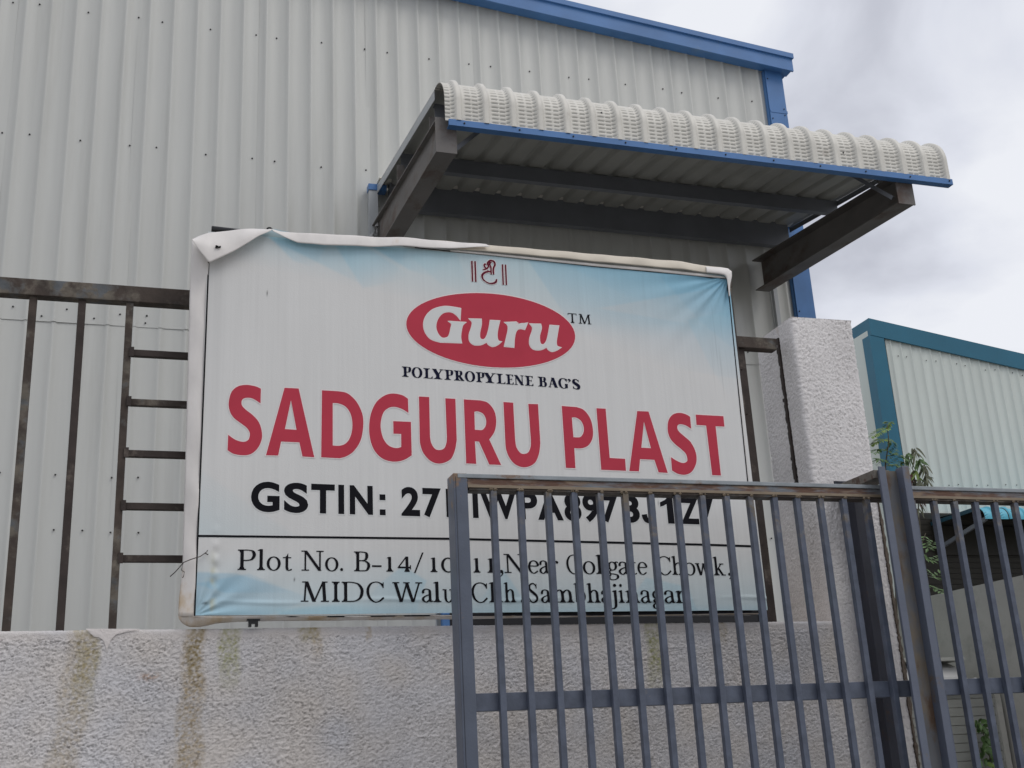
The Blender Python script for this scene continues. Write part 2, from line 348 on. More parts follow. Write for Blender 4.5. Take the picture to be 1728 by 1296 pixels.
def beam(xa, xb, lab, ob):
    h = .255; y0, y1 = 6.76, 8.93
    # channel shaped cantilever: web, flanges and an end plate
    m = MB()
    def seg(x0, x1, d0, d1):
        g0, g1 = (0 if d0 < .1 else -.012), (0 if d0 < .1 else .05)
        if d0 < .1 < d1: m.hexa([(x0, y0, bz(y0) + d0), (x1, y0, bz(y0) + d0), (x1, y1, bz(y1) + d0), (x0, y1, bz(y1) + d0), (x0, y0, bz(y0) + d1 - .012), (x1, y0, bz(y0) + d1 - .012), (x1, y1, bz(y1) + d1 + .05), (x0, y1, bz(y1) + d1 + .05)]); return
        m.hexa([(x0, y0, bz(y0) + d0 + g0), (x1, y0, bz(y0) + d0 + g0), (x1, y1, bz(y1) + d0 + g1), (x0, y1, bz(y1) + d0 + g1),
                (x0, y0, bz(y0) + d1 + g0), (x1, y0, bz(y0) + d1 + g0), (x1, y1, bz(y1) + d1 + g1), (x0, y1, bz(y1) + d1 + g1)])
    seg(xa, xb, 0, .009); seg(xa, xb, h - .009, h)
    wx = (xa + xb) / 2 - (.03 if ob else -.03)
    seg(wx - .005, wx + .005, .009, h - .009)
    o = m.build('cantilever_beam', M_beam, cano)
    MB().box(xa - .002, xb + .002, 6.748, 6.759, 5.572, 5.835).build('end_plate', M_beam, cano)
    return o
beam(1.822, 1.962, '', True); beam(5.412, 5.556, '', False)
for yy, z0, z1 in ((8.12, 6.205, 6.33), (7.05, 6.02, 6.13)):
    m = MB(); m.box(1.90, 5.85, yy, yy + .006, z0, z1).box(1.90, 5.85, yy + .006, yy + .055, z0, z0 + .005).box(1.90, 5.85, yy + .006, yy + .055, z1 - .005, z1)
    m.build('purlin', M_purlin, cano)
for x, yy in ((1.89, 8.10), (1.89, 7.06), (5.52, 7.06)):
    if True: MB().box(x - .03, x + .03, yy - .012, yy - .002, bz(yy) + .25, 6.205 if yy > 8 else 6.02).build('purlin_cleat', M_beam, cano)
MB().box(1.87, 5.875, 8.80, 8.972, 6.468, 6.478).build('wall_flashing', M_canopy, cano)
# rake flashings under the two sheet ends
for xa, w, dz in ((1.868, .004, .085), (5.852, .004, .06)):
    m = MB(); y0, y1 = 6.93, 8.92; zr = lambda y: 6.165 + .148 * (y - 6.92)
    m.hexa([(xa, y0, zr(y0) - dz), (xa + w, y0, zr(y0) - dz), (xa + w, y1, zr(y1) - dz), (xa, y1, zr(y1) - dz), (xa, y0, zr(y0) - .012), (xa + w, y0, zr(y0) - .012), (xa + w, y1, zr(y1) - .012), (xa, y1, zr(y1) - .012)])
    m.build('rake_flashing', M_flash if xa < 3 else M_purlin, cano)
MB().bar((1.97, 6.80, 5.64), (2.25, 6.90, 5.93), .012, .03).build('knee_brace', M_purlin, cano)
MB().bar((5.40, 6.80, 5.64), (5.22, 7.05, 5.97), .012, .03).build('knee_brace', M_purlin, cano)

# crumpled rag stuffed beside the left beam
m = MB()
for k in range(9):
    c = np.array([1.845, 8.80, 5.95]) + RNG.uniform(-1, 1, 3) * np.array([.04, .03, .085]); c[2] -= .03
    V = [c + RNG.standard_normal(3) * np.array([.022, .02, .04]) for _ in range(6)]
    m.add(V, [(0, 1, 2), (0, 2, 3), (3, 4, 5), (0, 4, 1), (1, 5, 2), (2, 4, 3), (0, 3, 5)])
tag(m.build('plastic_rag', M_rag), 'crumpled grey plastic rag stuffed beside the left canopy beam', 'rag')

# ------------------------------------------------------------------ boundary wall and pillar (rough plaster)
def plaster_height(nu, nv, step, seed):
    a = fnoise(nu, nv, .0072, .0048, step, seed, 1); b = fnoise(nu, nv, .013, .008, step, seed + 1, 1)
    ridge = 1 - np.abs(a) * .9
    big = fnoise(nu, nv, .5, .3, step, seed + 2)
    pat = np.clip(1 + .13 * fnoise(nu, nv, .20, .12, step, seed + 3), .6, 1.3)
    trowel = np.clip(fnoise(nu, nv, .30, .012, step, seed + 4, 1) - 1.9, 0, 2)
    return (.0025 * ridge + .0006 * b) * pat + .0010 * big + .0010 * trowel
def extrude_profile(name, path, normals, ax, a0, a1, step, mt, parent, colorf, seed, amp=1.0, ampf=None):
    n = int((a1 - a0) / step) + 1; A = np.linspace(a0, a1, n); m_ = len(path)
    H = plaster_height(n, m_, step, seed) * amp
    P = np.zeros((n, m_, 3)); path = np.array(path); nn = np.array(normals)
    others = [i for i in range(3) if i != ax]
    if ampf is not None: H = H * ampf(A[:, None], path[None])
    P[:, :, ax] = A[:, None]
    P[:, :, others[0]] = path[None, :, 0] + nn[None, :, 0] * H
    P[:, :, others[1]] = path[None, :, 1] + nn[None, :, 1] * H
    return grid_mesh(name, P, mt, parent, color=colorf(P, H), smooth=True)
def round_path(corners, radius, step):        # polyline with rounded corners, sampled; returns points and normals (left of travel)
    pts = []; C = [np.array(c, float) for c in corners]
    for i in range(len(C)):
        if 0 < i < len(C) - 1:
            a = C[i] + (C[i - 1] - C[i]) / np.linalg.norm(C[i - 1] - C[i]) * radius
            b = C[i] + (C[i + 1] - C[i]) / np.linalg.norm(C[i + 1] - C[i]) * radius
            for t in np.linspace(0, 1, 6): pts.append((1 - t) ** 2 * a + 2 * t * (1 - t) * C[i] + t * t * b)
        else: pts.append(C[i])
    out = [pts[0]]
    for p in pts[1:]:
        d = p - out[-1]; L_ = np.linalg.norm(d); k = max(1, int(L_ / step))
        for j in range(1, k + 1): out.append(out[-1] + (p - out[-1]) / (k - j + 1) if k > 1 else p)
    out = np.array(out); t = np.gradient(out, axis=0); t /= np.linalg.norm(t, axis=1)[:, None] + 1e-9
    return out, np.stack([-t[:, 1], t[:, 0]], 1)
WHITE = np.array([.64, .615, .605]); 
def wall_col(P, H):
    x, z = P[..., 0], P[..., 2]; nu, nv = x.shape
    c = np.ones(P.shape) * WHITE
    big = fnoise(nu, nv, .35, .25, .0031, 5)[..., None]; c = c * (1 + .03 * big)
    cool = np.clip(fnoise(nu, nv, .12, .12, .0031, 6), -2, 2)[..., None]; c = c + cool * np.array([-.008, 0, .012])
    hn = (H - H.mean()) / H.std(); c = c * (1 + .06 * np.clip(hn, -2.5, 1.5))[..., None]  # shade of the plaster grain put into the colour: low spots darker
    fine = fnoise(nu, nv, .008, .008, .0031, 8); zz = 2.13 - z
    def band(xc, w, top, length, drift, col, amt, wgrow=0.0):
        nonlocal c
        xx = xc - drift * zz; ww = w + wgrow * zz
        e = np.clip((1.15 - np.abs(x - xx - .006 * np.sin(zz * 31 + xc * 9)) / ww) / .5, 0, 1) * np.clip((length - zz) / (length * .6), 0, 1) * (zz > -.02)
        m = np.clip(amt * e * (1 + .40 * fine), 0, 1)[..., None] * np.clip(e * 4, 0, 1)[..., None]
        c = c * (1 - m) + np.array(col) * m
    olive = (.30, .26, .10); brown = (.34, .25, .12); green = (.33, .33, .16)
    band(.232, .036, 0, 1.6, .02, brown, .42, .03); band(.235, .024, 0, .22, .0, (.22, .17, .06), .42)
    band(-.108, .040, 0, .30, .02, olive, .40); band(-.12, .05, 0, 1.0, .10, (.40, .32, .19), .28)
    band(.352, .038, 0, .22, .04, green, .5); band(.62, .04, 0, .05, 0, olive, .5); band(.64, .02, 0, .12, 0, brown, .25)
    band(1.925, .04, 0, .30, .03, green, .5); band(.82, .012, 0, .05, 0, brown, .4); band(1.15, .012, 0, .06, 0, brown, .4)
    band(2.2, .03, 0, .09, 0, (.4, .33, .2), .35)
    r = np.exp(-(((x - .09) / .028) ** 2 + ((z - 1.985) / .012) ** 2))[..., None] * np.clip(.6 + .6 * fine, 0, 1)[..., None]
    c = c * (1 - .7 * r) + np.array((.42, .21, .08)) * .7 * r
    t = np.exp(-((z - 2.118) / .012) ** 2)[..., None]; c = c * (1 - .25 * t) + np.array((.62, .56, .52)) * .25 * t
    return np.clip(c, .02, .9)
bw = thing('boundary_wall', 'low white rough plastered wall with brown rain streaks below the name board', 'wall', (1, 4.3, 0))
pth, nrm = round_path([(4.2, 1.2), (4.2, 2.14), (4.43, 2.14)], .014, .0031)
def top_irreg(A, p): return np.where(p[..., 1] > 2.112, .35, 1.0) + 0 * A
extrude_profile('plaster_face', pth, nrm, 0, -1.9, 2.722, .0031, M_plaster, bw, wall_col, 21, amp=1.0, ampf=top_irreg)
MB().box(-6, -1.901, 4.2, 4.43, 0, 2.138).box(-1.9, 2.722, 4.206, 4.43, 0, 1.2).box(-1.9, 2.722, 4.215, 4.428, 1.2, 2.128).build('wall_core', M_pale, bw)
# smear of skim coat that sags from the wall top
def ruled(name, upper, lower, mt, parent, nu=60, nv=10, bulge=0.0, wav=0.0, seed=1, thick=0.0, col=None):
    def res(pl, n):
        pl = np.array(pl, float); d = np.r_[0, np.cumsum(np.linalg.norm(np.diff(pl, axis=0), axis=1))]
        # smooth resample
        t = np.linspace(0, d[-1], n); return np.stack([np.interp(t, d, pl[:, k]) for k in range(3)], 1)
    U, Lw = res(upper, nu), res(lower, nu); t = np.linspace(0, 1, nv)[None, :, None]
    P = U[:, None] * (1 - t) + Lw[:, None] * t
    P[..., 1] -= bulge * np.sin(np.pi * t[..., 0])
    if wav:
        r = np.random.default_rng(seed)
        for _ in range(4):
            f = r.uniform(8, 45); ph = r.uniform(0, 6)
            P[..., 1] += wav * .5 * np.sin(P[..., 0] * f + P[..., 2] * r.uniform(-30, 30) + ph)
    o = grid_mesh(name, P, mt, parent, smooth=True)
    if thick:
        md = o.modifiers.new('thick', 'SOLIDIFY'); md.thickness = thick; md.offset = 0
    return o
dr_px = [(145, 1062), (158, 1074), (168, 1076), (174, 1080), (178, 1090), (180, 1096), (183, 1090), (187, 1080), (196, 1071), (215, 1066), (235, 1063)]
up_ = [at(x, 1061, 4.197) for x in np.linspace(145, 235, 11)]; lo_ = [at(x, y, 4.1965) for x, y in dr_px]
ruled('skim_coat_drip', up_, lo_, M_pale, bw, 40, 6, bulge=.001)

pil = thing('gate_pillar', 'tall white rough plastered pillar beside the sliding gate with a dark bar let into its side', 'pillar', (2.86, 4.35, 0))
def pil_col(P, H):
    nu, nv = P.shape[:2]; c = np.ones(P.shape) * np.array([.77, .745, .735])
    big = fnoise(nu, nv, .3, .3, .004, 15)[..., None]; c = c * (1 + .03 * big)
    hn = (H - H.mean()) / H.std(); c = c * (1 + .04 * np.clip(hn, -2.5, 1.5))[..., None]  # hollows of the relief painted darker, as if shaded
    x, y, z = P[..., 0], P[..., 1], P[..., 2]
    warm = np.clip((2.75 - z) / .5, 0, 1)[..., None] * (y > 4.21)[..., None]; c = c * (1 - .12 * warm * np.array([0, .5, 1.]))  # warm light on the lower side faces, painted as a tint
    ey = np.clip(1 - np.abs(y - 4.335) / .018, 0, 1)[..., None] * (x < 2.73)[..., None] * (z < 3.4)[..., None]
    c = c * (1 - .55 * ey)
    return np.clip(c, .02, .9)
pth, nrm = round_path([(2.712, 4.52), (2.705, 4.205), (3.008, 4.195), (3.02, 4.52)], .02, .0038)
nrm = -nrm
# groove for the bar in the pillar side
def gro(A, p): return 1 + 0 * A * p[..., 0]
g_y = np.exp(-((pth[:, 1] - 4.335) / .012) ** 4) * (pth[:, 0] < 2.73); pth[:, 0] += .012 * g_y
o = extrude_profile('plaster_shaft', pth, nrm, 2, 1.2, 3.452, .0038, M_plaster, pil, pil_col, 41, amp=.85)
MB().box(2.72, 3.0, 4.215, 4.515, 0, 3.447).build('pillar_core', M_plain, pil)
capm = MB().add([(2.708, 4.202, 3.4525), (3.006, 4.197, 3.4535), (3.018, 4.52, 3.456), (2.71, 4.52, 3.456), (2.72, 4.22, 3.40), (3.0, 4.22, 3.40), (3.0, 4.51, 3.40), (2.72, 4.51, 3.40)],
    [(0, 1, 2, 3), (0, 4, 5, 1), (1, 5, 6, 2), (2, 6, 7, 3), (3, 7, 4, 0)]).build('pillar_top', M_pale, pil)
# dark bar, ragged
m = MB(); zs = np.linspace(2.16, 3.40, 90)
for i in range(89):
    w = .0075 + .003 * RNG.standard_normal(); w2 = .0075 + .003 * RNG.standard_normal()
    m.hexa([(2.702, 4.335 - .009 - abs(w) * .2, zs[i]), (2.72, 4.335 - .009, zs[i]), (2.72, 4.335 + .009, zs[i]), (2.702, 4.335 + abs(w2), zs[i]),
            (2.702, 4.335 - .009 - abs(w) * .2, zs[i + 1]), (2.72, 4.335 - .009, zs[i + 1]), (2.72, 4.335 + .009, zs[i + 1]), (2.702, 4.335 + abs(w2), zs[i + 1])])
m.build('embedded_bar', M_rust_d, pil)
# ragged exposed mortar down the right corner of the pillar
m = MB(); zs = np.linspace(1.25, 2.66, 120); w = np.abs(np.convolve(RNG.standard_normal(130), np.ones(4) / 4, 'same'))[:120] * .013 + .003
w = w * np.clip((2.62 - zs) / .05, .15, 1)
for i in range(119):
    x1, x2 = 3.006 + w[i] * .7, 3.006 + w[i + 1] * .7; y = 4.20
    m.hexa([(3.0 - w[i] * .5, y - .012, zs[i]), (x1, y - .005, zs[i]), (x1 + .006, y + .06, zs[i]), (2.99, y + .06, zs[i]),
            (3.0 - w[i + 1] * .5, y - .012, zs[i + 1]), (x2, y - .005, zs[i + 1]), (x2 + .006, y + .06, zs[i + 1]), (2.99, y + .06, zs[i + 1])])
m.build('broken_corner', M_grout, pil)
m = MB()
for k in range(26):
    z = 2.45 + RNG.uniform(-.16, .12); x = 2.845 + RNG.uniform(-.012, .01); r = RNG.uniform(.004, .013)
    V = [(x + r * math.cos(a) * RNG.uniform(.6, 1.2), 4.186, z + r * 1.5 * math.sin(a) * RNG.uniform(.6, 1.2)) for a in np.linspace(0, 5.6, 8)]
    m.prism([(p[0], p[2]) for p in V], 1, 4.186 - RNG.uniform(0, .004), 4.2)
m.build('chipped_patch', M_grout, pil)

# ------------------------------------------------------------------ grille fence on the wall
fen = thing('grille_fence', 'rusty brown square bar grille fence standing on the plastered wall', 'fence', (0, 4.3, 2.14))
m = MB().box(-3.2, 2.03, 4.27, 4.32, 3.344, 3.407); m.box(2.03, 2.66, 4.27, 4.32, 3.322, 3.374)
m.build('top_rail', M_rust, fen, bevel=.003)
for i in range(-18, 0):
    x = -.048 + .1665 * (i + 0) ; 
    MB().box(x, x + .026, 4.282, 4.308, 2.12, 3.344).build('bar', M_rust if i % 3 == 1 else M_rust_d if i % 3 == 2 else M_rust, fen, bevel=.0015)
MB().box(-.048, -.022, 4.278, 4.304, 2.12, 3.344).build('bar', M_rust, fen, bevel=.0015)
for j, z in enumerate((3.137, 2.948, 2.757, 2.566, 2.381)):
    MB().box(-.021, .40, 4.28, 4.304, z, z + .024).build('rung', M_rust_d if j in (0, 2, 3, 4) else M_rust, fen, bevel=.0015)
    MB().box(-.028, -.012, 4.270, 4.279, z - .006, z + .03).build('weld', M_rust_d, fen)
MB().box(2.452, 2.505, 4.285, 4.292, 2.13, 3.32).box(2.452, 2.459, 4.292, 4.33, 2.13, 3.32).build('end_post', M_rust_d, fen)
for z in (3.22, 3.02, 2.72, 2.46): MB().box(2.462, 2.478, 4.27, 4.284, z, z + .022).build('hook', M_rust_d, fen)

# ------------------------------------------------------------------ name board
YB = 4.165
brd = thing('name_board', 'large printed flex name board in red and black lettering tied above the plastered wall', 'sign', (1.32, YB, 2.17))
BX0, BX1 = .229, 2.40; BZ0, BZ1 = 2.18, 3.604
def sheet_dy(x, z):                 # relief of the stretched print, towards the viewer is negative
    x = np.asarray(x, float); z = np.asarray(z, float)
    dx, dz = BX1 - x, BZ1 - z; r = np.hypot(dx, dz) + 1e-6; a = np.arctan2(dz, dx)
    far = np.clip((.62 - r) / .2, 0, 1)
    d = .0045 * np.sin(a * 26) * np.exp(-r / .20) * np.clip(r / .05, 0, 1)
    d += .003 * np.sin(a * 17 + 1) * np.exp(-r / .3) * np.clip(r / .1, 0, 1) * far
    dx, dz = x - BX0, z - BZ0; r = np.hypot(dx, dz) + 1e-6; a = np.arctan2(dz, dx)
    d += .0050 * np.sin(a * 15 + .4) * np.exp(-r / .17) * np.clip(r / .05, 0, 1)
    d += .0035 * np.exp(-((z - (BZ0 + .045 + .006 * np.sin(x * 9))) / .007) ** 2) * (.5 + .5 * np.sin(x * 13 + 2))
    d += .004 * np.sin(x * 2.2 + 1) * np.sin(z * 2.6)
    d += .003 * np.exp(-((x - .29) / .012) ** 2) * np.exp(-((z - 2.33) / .12) ** 2) * np.sin(z * 120)
    return -d
nx, nz = 520, 350
gx, gz = np.meshgrid(np.linspace(BX0, BX1, nx), np.linspace(BZ0, BZ1, nz), indexing='ij')
# slight curl of the top edge
P = np.stack([gx, YB + sheet_dy(gx, gz), gz], -1)
def px_of(P):
    q = P - EYE; w = q @ CAMZ; return 864 + F * (q @ CAMX) / w, 648 + F * (q @ CAMY) / w
U_, V_ = px_of(np.stack([gx, gx * 0 + YB, gz], -1))
colr = np.ones((nx, nz, 3)) * np.array([.695, .695, .68])
def soft_poly(poly, color, amt, fade, soft=5.0):
    """blend a flat facet of the print: poly in print coordinates, fade = (point, direction, length) of its own gradient"""
    global colr
    poly = np.array(poly, float); d = np.full(U_.shape, 1e9); n = len(poly); area = 0
    for i in range(n):
        a, b = poly[i], poly[(i + 1) % n]; area += a[0] * b[1] - b[0] * a[1]
    s = 1 if area > 0 else -1
    for i in range(n):
        a, b = poly[i], poly[(i + 1) % n]; e = b - a; L_ = np.hypot(*e)
        d = np.minimum(d, s * (e[0] * (V_ - a[1]) - e[1] * (U_ - a[0])) / L_)
    m = np.clip(d / soft + .5, 0, 1)
    (fx, fy), (tx, ty) = fade; L2 = (tx - fx) ** 2 + (ty - fy) ** 2
    t = np.clip(((U_ - fx) * (tx - fx) + (V_ - fy) * (ty - fy)) / L2, 0, 1)
    m = (m * amt * (1 - t))[..., None]; colr = colr * (1 - m) + np.array(color) * m
B1 = (.20, .46, .63); B2 = (.30, .56, .68); B3 = (.40, .60, .67)
soft_poly([(340, 380), (1300, 380), (1300, 560), (340, 560)], B3, .8, ((800, 410), (775, 525)), 30)
soft_poly([(430, 395), (700, 395), (650, 500), (610, 480)], B2, .5, ((560, 400), (600, 500)))
soft_poly([(450, 395), (560, 400), (530, 452), (495, 440)], B2, .6, ((500, 400), (520, 455)))
soft_poly([(600, 400), (780, 405), (740, 470), (690, 455)], B2, .62, ((680, 410), (720, 475)))
soft_poly([(560, 405), (600, 405), (700, 470), (612, 486)], B2, .5, ((600, 410), (660, 490)))
soft_poly([(765, 415), (800, 500), (745, 480), (690, 430)], B3, .45, ((760, 420), (770, 500)))
soft_poly([(885, 430), (1250, 460), (1250, 640), (1000, 600)], B1, .52, ((1060, 440), (1010, 580)), 3)
soft_poly([(940, 440), (1250, 465), (1250, 540), (1060, 500)], B1, .36, ((1100, 450), (1080, 520)), 6)
soft_poly([(1100, 450), (1250, 465), (1250, 600), (1180, 540)], B1, .42, ((1230, 470), (1180, 600)), 4)
soft_poly([(1010, 520), (1240, 480), (1240, 560)], (.62, .64, .64), .5, ((1020, 520), (1240, 540)), 4)
soft_poly([(1160, 540), (1245, 520), (1250, 700), (1200, 620)], B2, .25, ((1200, 530), (1220, 680)), 4)
soft_poly([(320, 905), (1300, 905), (1300, 1045), (320, 1045)], B3, .6, ((800, 1045), (800, 925)), 3)
soft_poly([(320, 780), (500, 905), (320, 905)], B3, .35, ((330, 910), (400, 800)), 8)
soft_poly([(330, 965), (400, 968), (530, 1010), (440, 1042), (330, 1042)], B1, .42, ((390, 1010), (560, 1020)), 4)
soft_poly([(330, 985), (420, 968), (500, 1000), (380, 1000)], B1, .35, ((380, 985), (520, 1000)), 4)
soft_poly([(640, 985), (680, 955), (720, 980), (700, 1040), (600, 1040)], B2, .4, ((690, 960), (640, 1040)), 4)
soft_poly([(790, 1040), (850, 960), (900, 1040)], B2, .35, ((860, 990), (840, 1040)), 4)
soft_poly([(1040, 1040), (1090, 975), (1160, 990), (1180, 1040)], B2, .35, ((1120, 990), (1100, 1050)), 4)
soft_poly([(320, 1022), (1300, 1018), (1300, 1045), (320, 1045)], B2, .45, ((800, 1045), (800, 1018)), 6)
soft_poly([(470, 1030), (760, 1000), (760, 1045), (470, 1045)], B2, .4, ((600, 1045), (620, 1005)), 8)
# worn vertical scratches, ageing at the left edge, fold crease with its shade put into the colour
st = fnoise(nx, nz, .006, .4, .0042, 77); colr *= (1 + .012 * st)[..., None]
e_ = np.exp(-((gx - 2.30) / .07) ** 2) * np.exp(-((gz - 3.2) / .25) ** 2) * np.clip(st - .8, 0, 1); colr *= (1 - .18 * e_)[..., None]
colr *= (1 - .09 * np.exp(-((gx - (BX0 + .035)) / .03) ** 4) * np.clip((gz - 2.6) / .8, 0, 1) * 1)[..., None]
colr *= (1 - .05 * np.exp(-((gx - 1.462) / .011) ** 4))[..., None]
sp = np.exp(-((gx - (BX0 + .05)) / .014) ** 2) * np.clip((2.42 - gz) / .1, 0, 1) * np.clip(.4 + .5 * fnoise(nx, nz, .02, .03, .0042, 78), 0, 1)
colr = colr * (1 - .7 * sp[..., None]) + np.array((.50, .50, .36)) * .7 * sp[..., None]
for (x_, z_, w_, h_, c_) in ((1.00, 3.28, .003, .008, .1), (.45, 3.37, .002, .01, .15), (.56, 2.30, .002, .006, .15), (1.975, 2.60, .002, .009, .15), (.26, 2.22, .01, .004, .25)):
    k = np.exp(-(((gx - x_) / w_) ** 2 + ((gz - z_) / h_) ** 2)); colr *= (1 - (1 - c_) * k)[..., None]
ban = grid_mesh('printed_face', P, M_banner, brd, color=np.clip(colr, 0, 1), smooth=True)
def onb(x, y, lift=.0004):           # picture point of the print, lifted off the sheet
    p = at(x, y, YB); p[1] = YB + float(sheet_dy(p[0], p[2])) - lift * .7; return p
# black frame line and dividing line of the print
def line_strip(name, pts, w, lift, mt=M_blackp, n=60):
    m = MB()
    for (a, b) in zip(pts[:-1], pts[1:]):
        a, b = np.array(a, float), np.array(b, float); d = (b - a) / np.linalg.norm(b - a); nn = np.array([-d[1], d[0]]) * w / 2
        V = []
        for t in np.linspace(0, 1, n):
            c = a + (b - a) * t; V += [onb(*(c + nn), lift), onb(*(c - nn), lift)]
        m.add(V, [(2 * i, 2 * i + 1, 2 * i + 3, 2 * i + 2) for i in range(n - 1)])
    return m.build(name, mt, brd)
line_strip('border_line', [(353.5, 420), (352, 444), (328.5, 1040), (560, 1040.5), (760, 1038.5), (1000, 1038), (1286, 1033)], 2.6, .0016)
line_strip('border_line', [(1226.5, 470), (1284, 1031)], 1.6, .0016)
line_strip('dividing_line', [(333.6, 904.4), (756.4, 909.2), (1189, 919.2), (1273, 922)], 3.6, .0017)

# ---- lettering -------------------------------------------------------------
def smooth_outline(pts, seg=7):
    """pts: (x, y) smooth knots or (x, y, 1) corners -> dense closed polygon (Catmull-Rom between corners)"""
    n = len(pts); out = []
    P_ = [np.array(p[:2], float) for p in pts]; C_ = [len(p) > 2 for p in pts]
    for i in range(n):
        p1, p2 = P_[i], P_[(i + 1) % n]
        if C_[i] and C_[(i + 1) % n]: out.append(p1); continue
        p0 = P_[i - 1] if not C_[i] else p1 - (p2 - p1) * .3; p3 = P_[(i + 2) % n] if not C_[(i + 1) % n] else p2 + (p2 - p1) * .3
        for k in range(seg):
            t = k / seg
            out.append(.5 * (2 * p1 + (p2 - p0) * t + (2 * p0 - 5 * p1 + 4 * p2 - p3) * t * t + (3 * p1 - p0 - 3 * p2 + p3) * t ** 3))
    return np.array(out)
def offset_poly(p, d):
    a = np.roll(p, 1, 0); b = np.roll(p, -1, 0)
    area = .5 * np.sum(p[:, 0] * b[:, 1] - b[:, 0] * p[:, 1]); s = 1 if area > 0 else -1
    e1 = p - a; e2 = b - p; e1 /= np.linalg.norm(e1, axis=1)[:, None] + 1e-9; e2 /= np.linalg.norm(e2, axis=1)[:, None] + 1e-9
    n1 = np.stack([e1[:, 1], -e1[:, 0]], 1) * s; n2 = np.stack([e2[:, 1], -e2[:, 0]], 1) * s
    m_ = n1 + n2; L_ = np.linalg.norm(m_, axis=1)[:, None]; m_ = m_ / (L_ + 1e-9); k = 1 / np.clip(np.sum(m_ * n1, 1), .45, 1)
    return p + m_ * (d * k)[:, None]
def fill(polys):
    cu = bpy.data.curves.new('tmp', 'CURVE'); cu.dimensions = '2D'; cu.fill_mode = 'BOTH'
    for pl in polys:
        sp_ = cu.splines.new('POLY'); sp_.points.add(len(pl) - 1); sp_.use_cyclic_u = True
        for q, p in zip(sp_.points, pl): q.co = (p[0], p[1], 0, 1)
    ob = bpy.data.objects.new('tmp', cu); me = bpy.data.meshes.new_from_object(ob)
    v = np.array([tuple(x.co) for x in me.vertices]); f = [tuple(p.vertices) for p in me.polygons]
    bpy.data.objects.remove(ob); bpy.data.curves.remove(cu); bpy.data.meshes.remove(me)
    return v[:, :2] if len(v) else np.zeros((0, 2)), f
def letter(polys_px, m, lift, grow=0.0):
    pl = [offset_poly(p, grow if i == 0 else -grow) if grow else p for i, p in enumerate(polys_px)]
    v, f = fill(pl); m.add([onb(x, y, lift) for x, y in v], f)
def Z(o, s, pts): return [((p[0]) / s + o[0], (p[1]) / s + o[1]) + tuple(p[2:]) for p in pts]
c1 = (370, 640), 6.171; c2 = (640, 640), 5.76; c3 = (930, 670), 5.574; c4 = (670, 480), 5.082
tr = {}
tr['S'] = [smooth_outline(Z(*c1, [(432,103,1),(375,78),(280,63),(190,80),(125,140),(97,250),(110,340),(150,405),(220,460),(280,505),(312,550),(316,590),(300,635),(250,655),(170,635),(92,582,1),(85,742,1),(150,780),(250,795),(330,780),(400,720),(440,630),(440,540),(410,450),(350,380),(280,325),(240,285),(230,250),(240,215),(280,198),(345,205),(428,255,1)]))]
tr['A'] = [smooth_outline(Z(*c1, [(678,93,1),(825,100,1),(988,815,1),(865,807,1),(833,660,1),(642,652,1),(612,797,1),(485,795,1)])), smooth_outline(Z(*c1, [(745,222,1),(803,530,1),(682,522,1)]))]
tr['D'] = [smooth_outline(Z(*c1, [(1068,118,1),(1240,128,1),(1335,150),(1430,240),(1490,370),(1497,500),(1470,640),(1400,750),(1320,805),(1250,825,1),(1060,815,1)])), smooth_outline(Z(*c1, [(1180,250,1),(1240,255),(1310,285),(1360,350),(1383,440),(1380,540),(1350,630),(1300,680),(1240,695),(1180,692,1)]))]
tr['G'] = [smooth_outline(Z(*c2, [(278,190,1),(220,155),(130,140),(50,160),(-30,225),(-80,330),(-99,450),(-90,580),(-50,690),(20,765),(100,797),(180,800),(250,780),(315,740,1),(307,415,1),(135,408,1),(137,530,1),(212,533,1),(213,660,1),(160,670),(90,645),(40,580),(15,490),(15,410),(40,325),(90,280),(150,270),(220,290),(283,328,1)]))]
tr['U'] = [smooth_outline(Z(*c2, [(385,168,1),(485,173,1),(493,560,1),(505,620),(540,675),(585,688),(630,672),(652,620),(657,560,1),(642,185,1),(740,190,1),(753,590,1),(735,690),(690,780),(590,820),(500,795),(430,720),(400,640),(393,580,1)]))]
tr['R'] = [smooth_outline(Z(*c2, [(822,195,1),(985,205,1),(1060,230),(1120,310),(1138,410),(1120,510),(1070,585,1),(1185,832,1),(1070,828,1),(970,605,1),(930,603,1),(943,822,1),(845,818,1)])), smooth_outline(Z(*c2, [(925,315,1),(960,312),(1010,335),(1038,390),(1035,450),(1005,490),(965,492),(930,490,1)]))]
tr['P'] = [smooth_outline(Z(*c3, [(102,82,1),(240,92,1),(310,120),(370,200),(395,300),(390,390),(350,455),(290,480),(220,480,1),(230,668,1),(140,665,1)])), smooth_outline(Z(*c3, [(197,190,1),(240,193),(285,225),(308,280),(305,335),(280,372),(250,378),(212,376,1)]))]
tr['L'] = [smooth_outline(Z(*c3, [(428,103,1),(515,108,1),(553,572,1),(697,580,1),(706,693,1),(473,683,1)]))]
tr['A2'] = [smooth_outline(Z(*c3, [(812,130,1),(918,135,1),(1098,713,1),(1012,708,1),(973,590,1),(838,583,1),(827,698,1),(737,695,1)])), smooth_outline(Z(*c3, [(875,230,1),(940,480,1),(850,475,1)]))]
tr['T'] = [smooth_outline(Z(*c3, [(1360,165,1),(1620,180,1),(1630,278,1),(1547,275,1),(1597,738,1),(1515,735,1),(1458,268,1),(1368,262,1)]))]
tr['U2'] = [smooth_outline(Z(*c2, [(1208,220,1),(1303,226,1),(1322,590,1),(1335,660),(1370,712),(1408,725),(1450,708),(1472,655),(1475,590,1),(1450,238,1),(1545,240,1),(1567,620,1),(1553,725),(1510,815),(1418,855),(1325,828),(1262,755),(1232,670),(1226,600,1)]))]
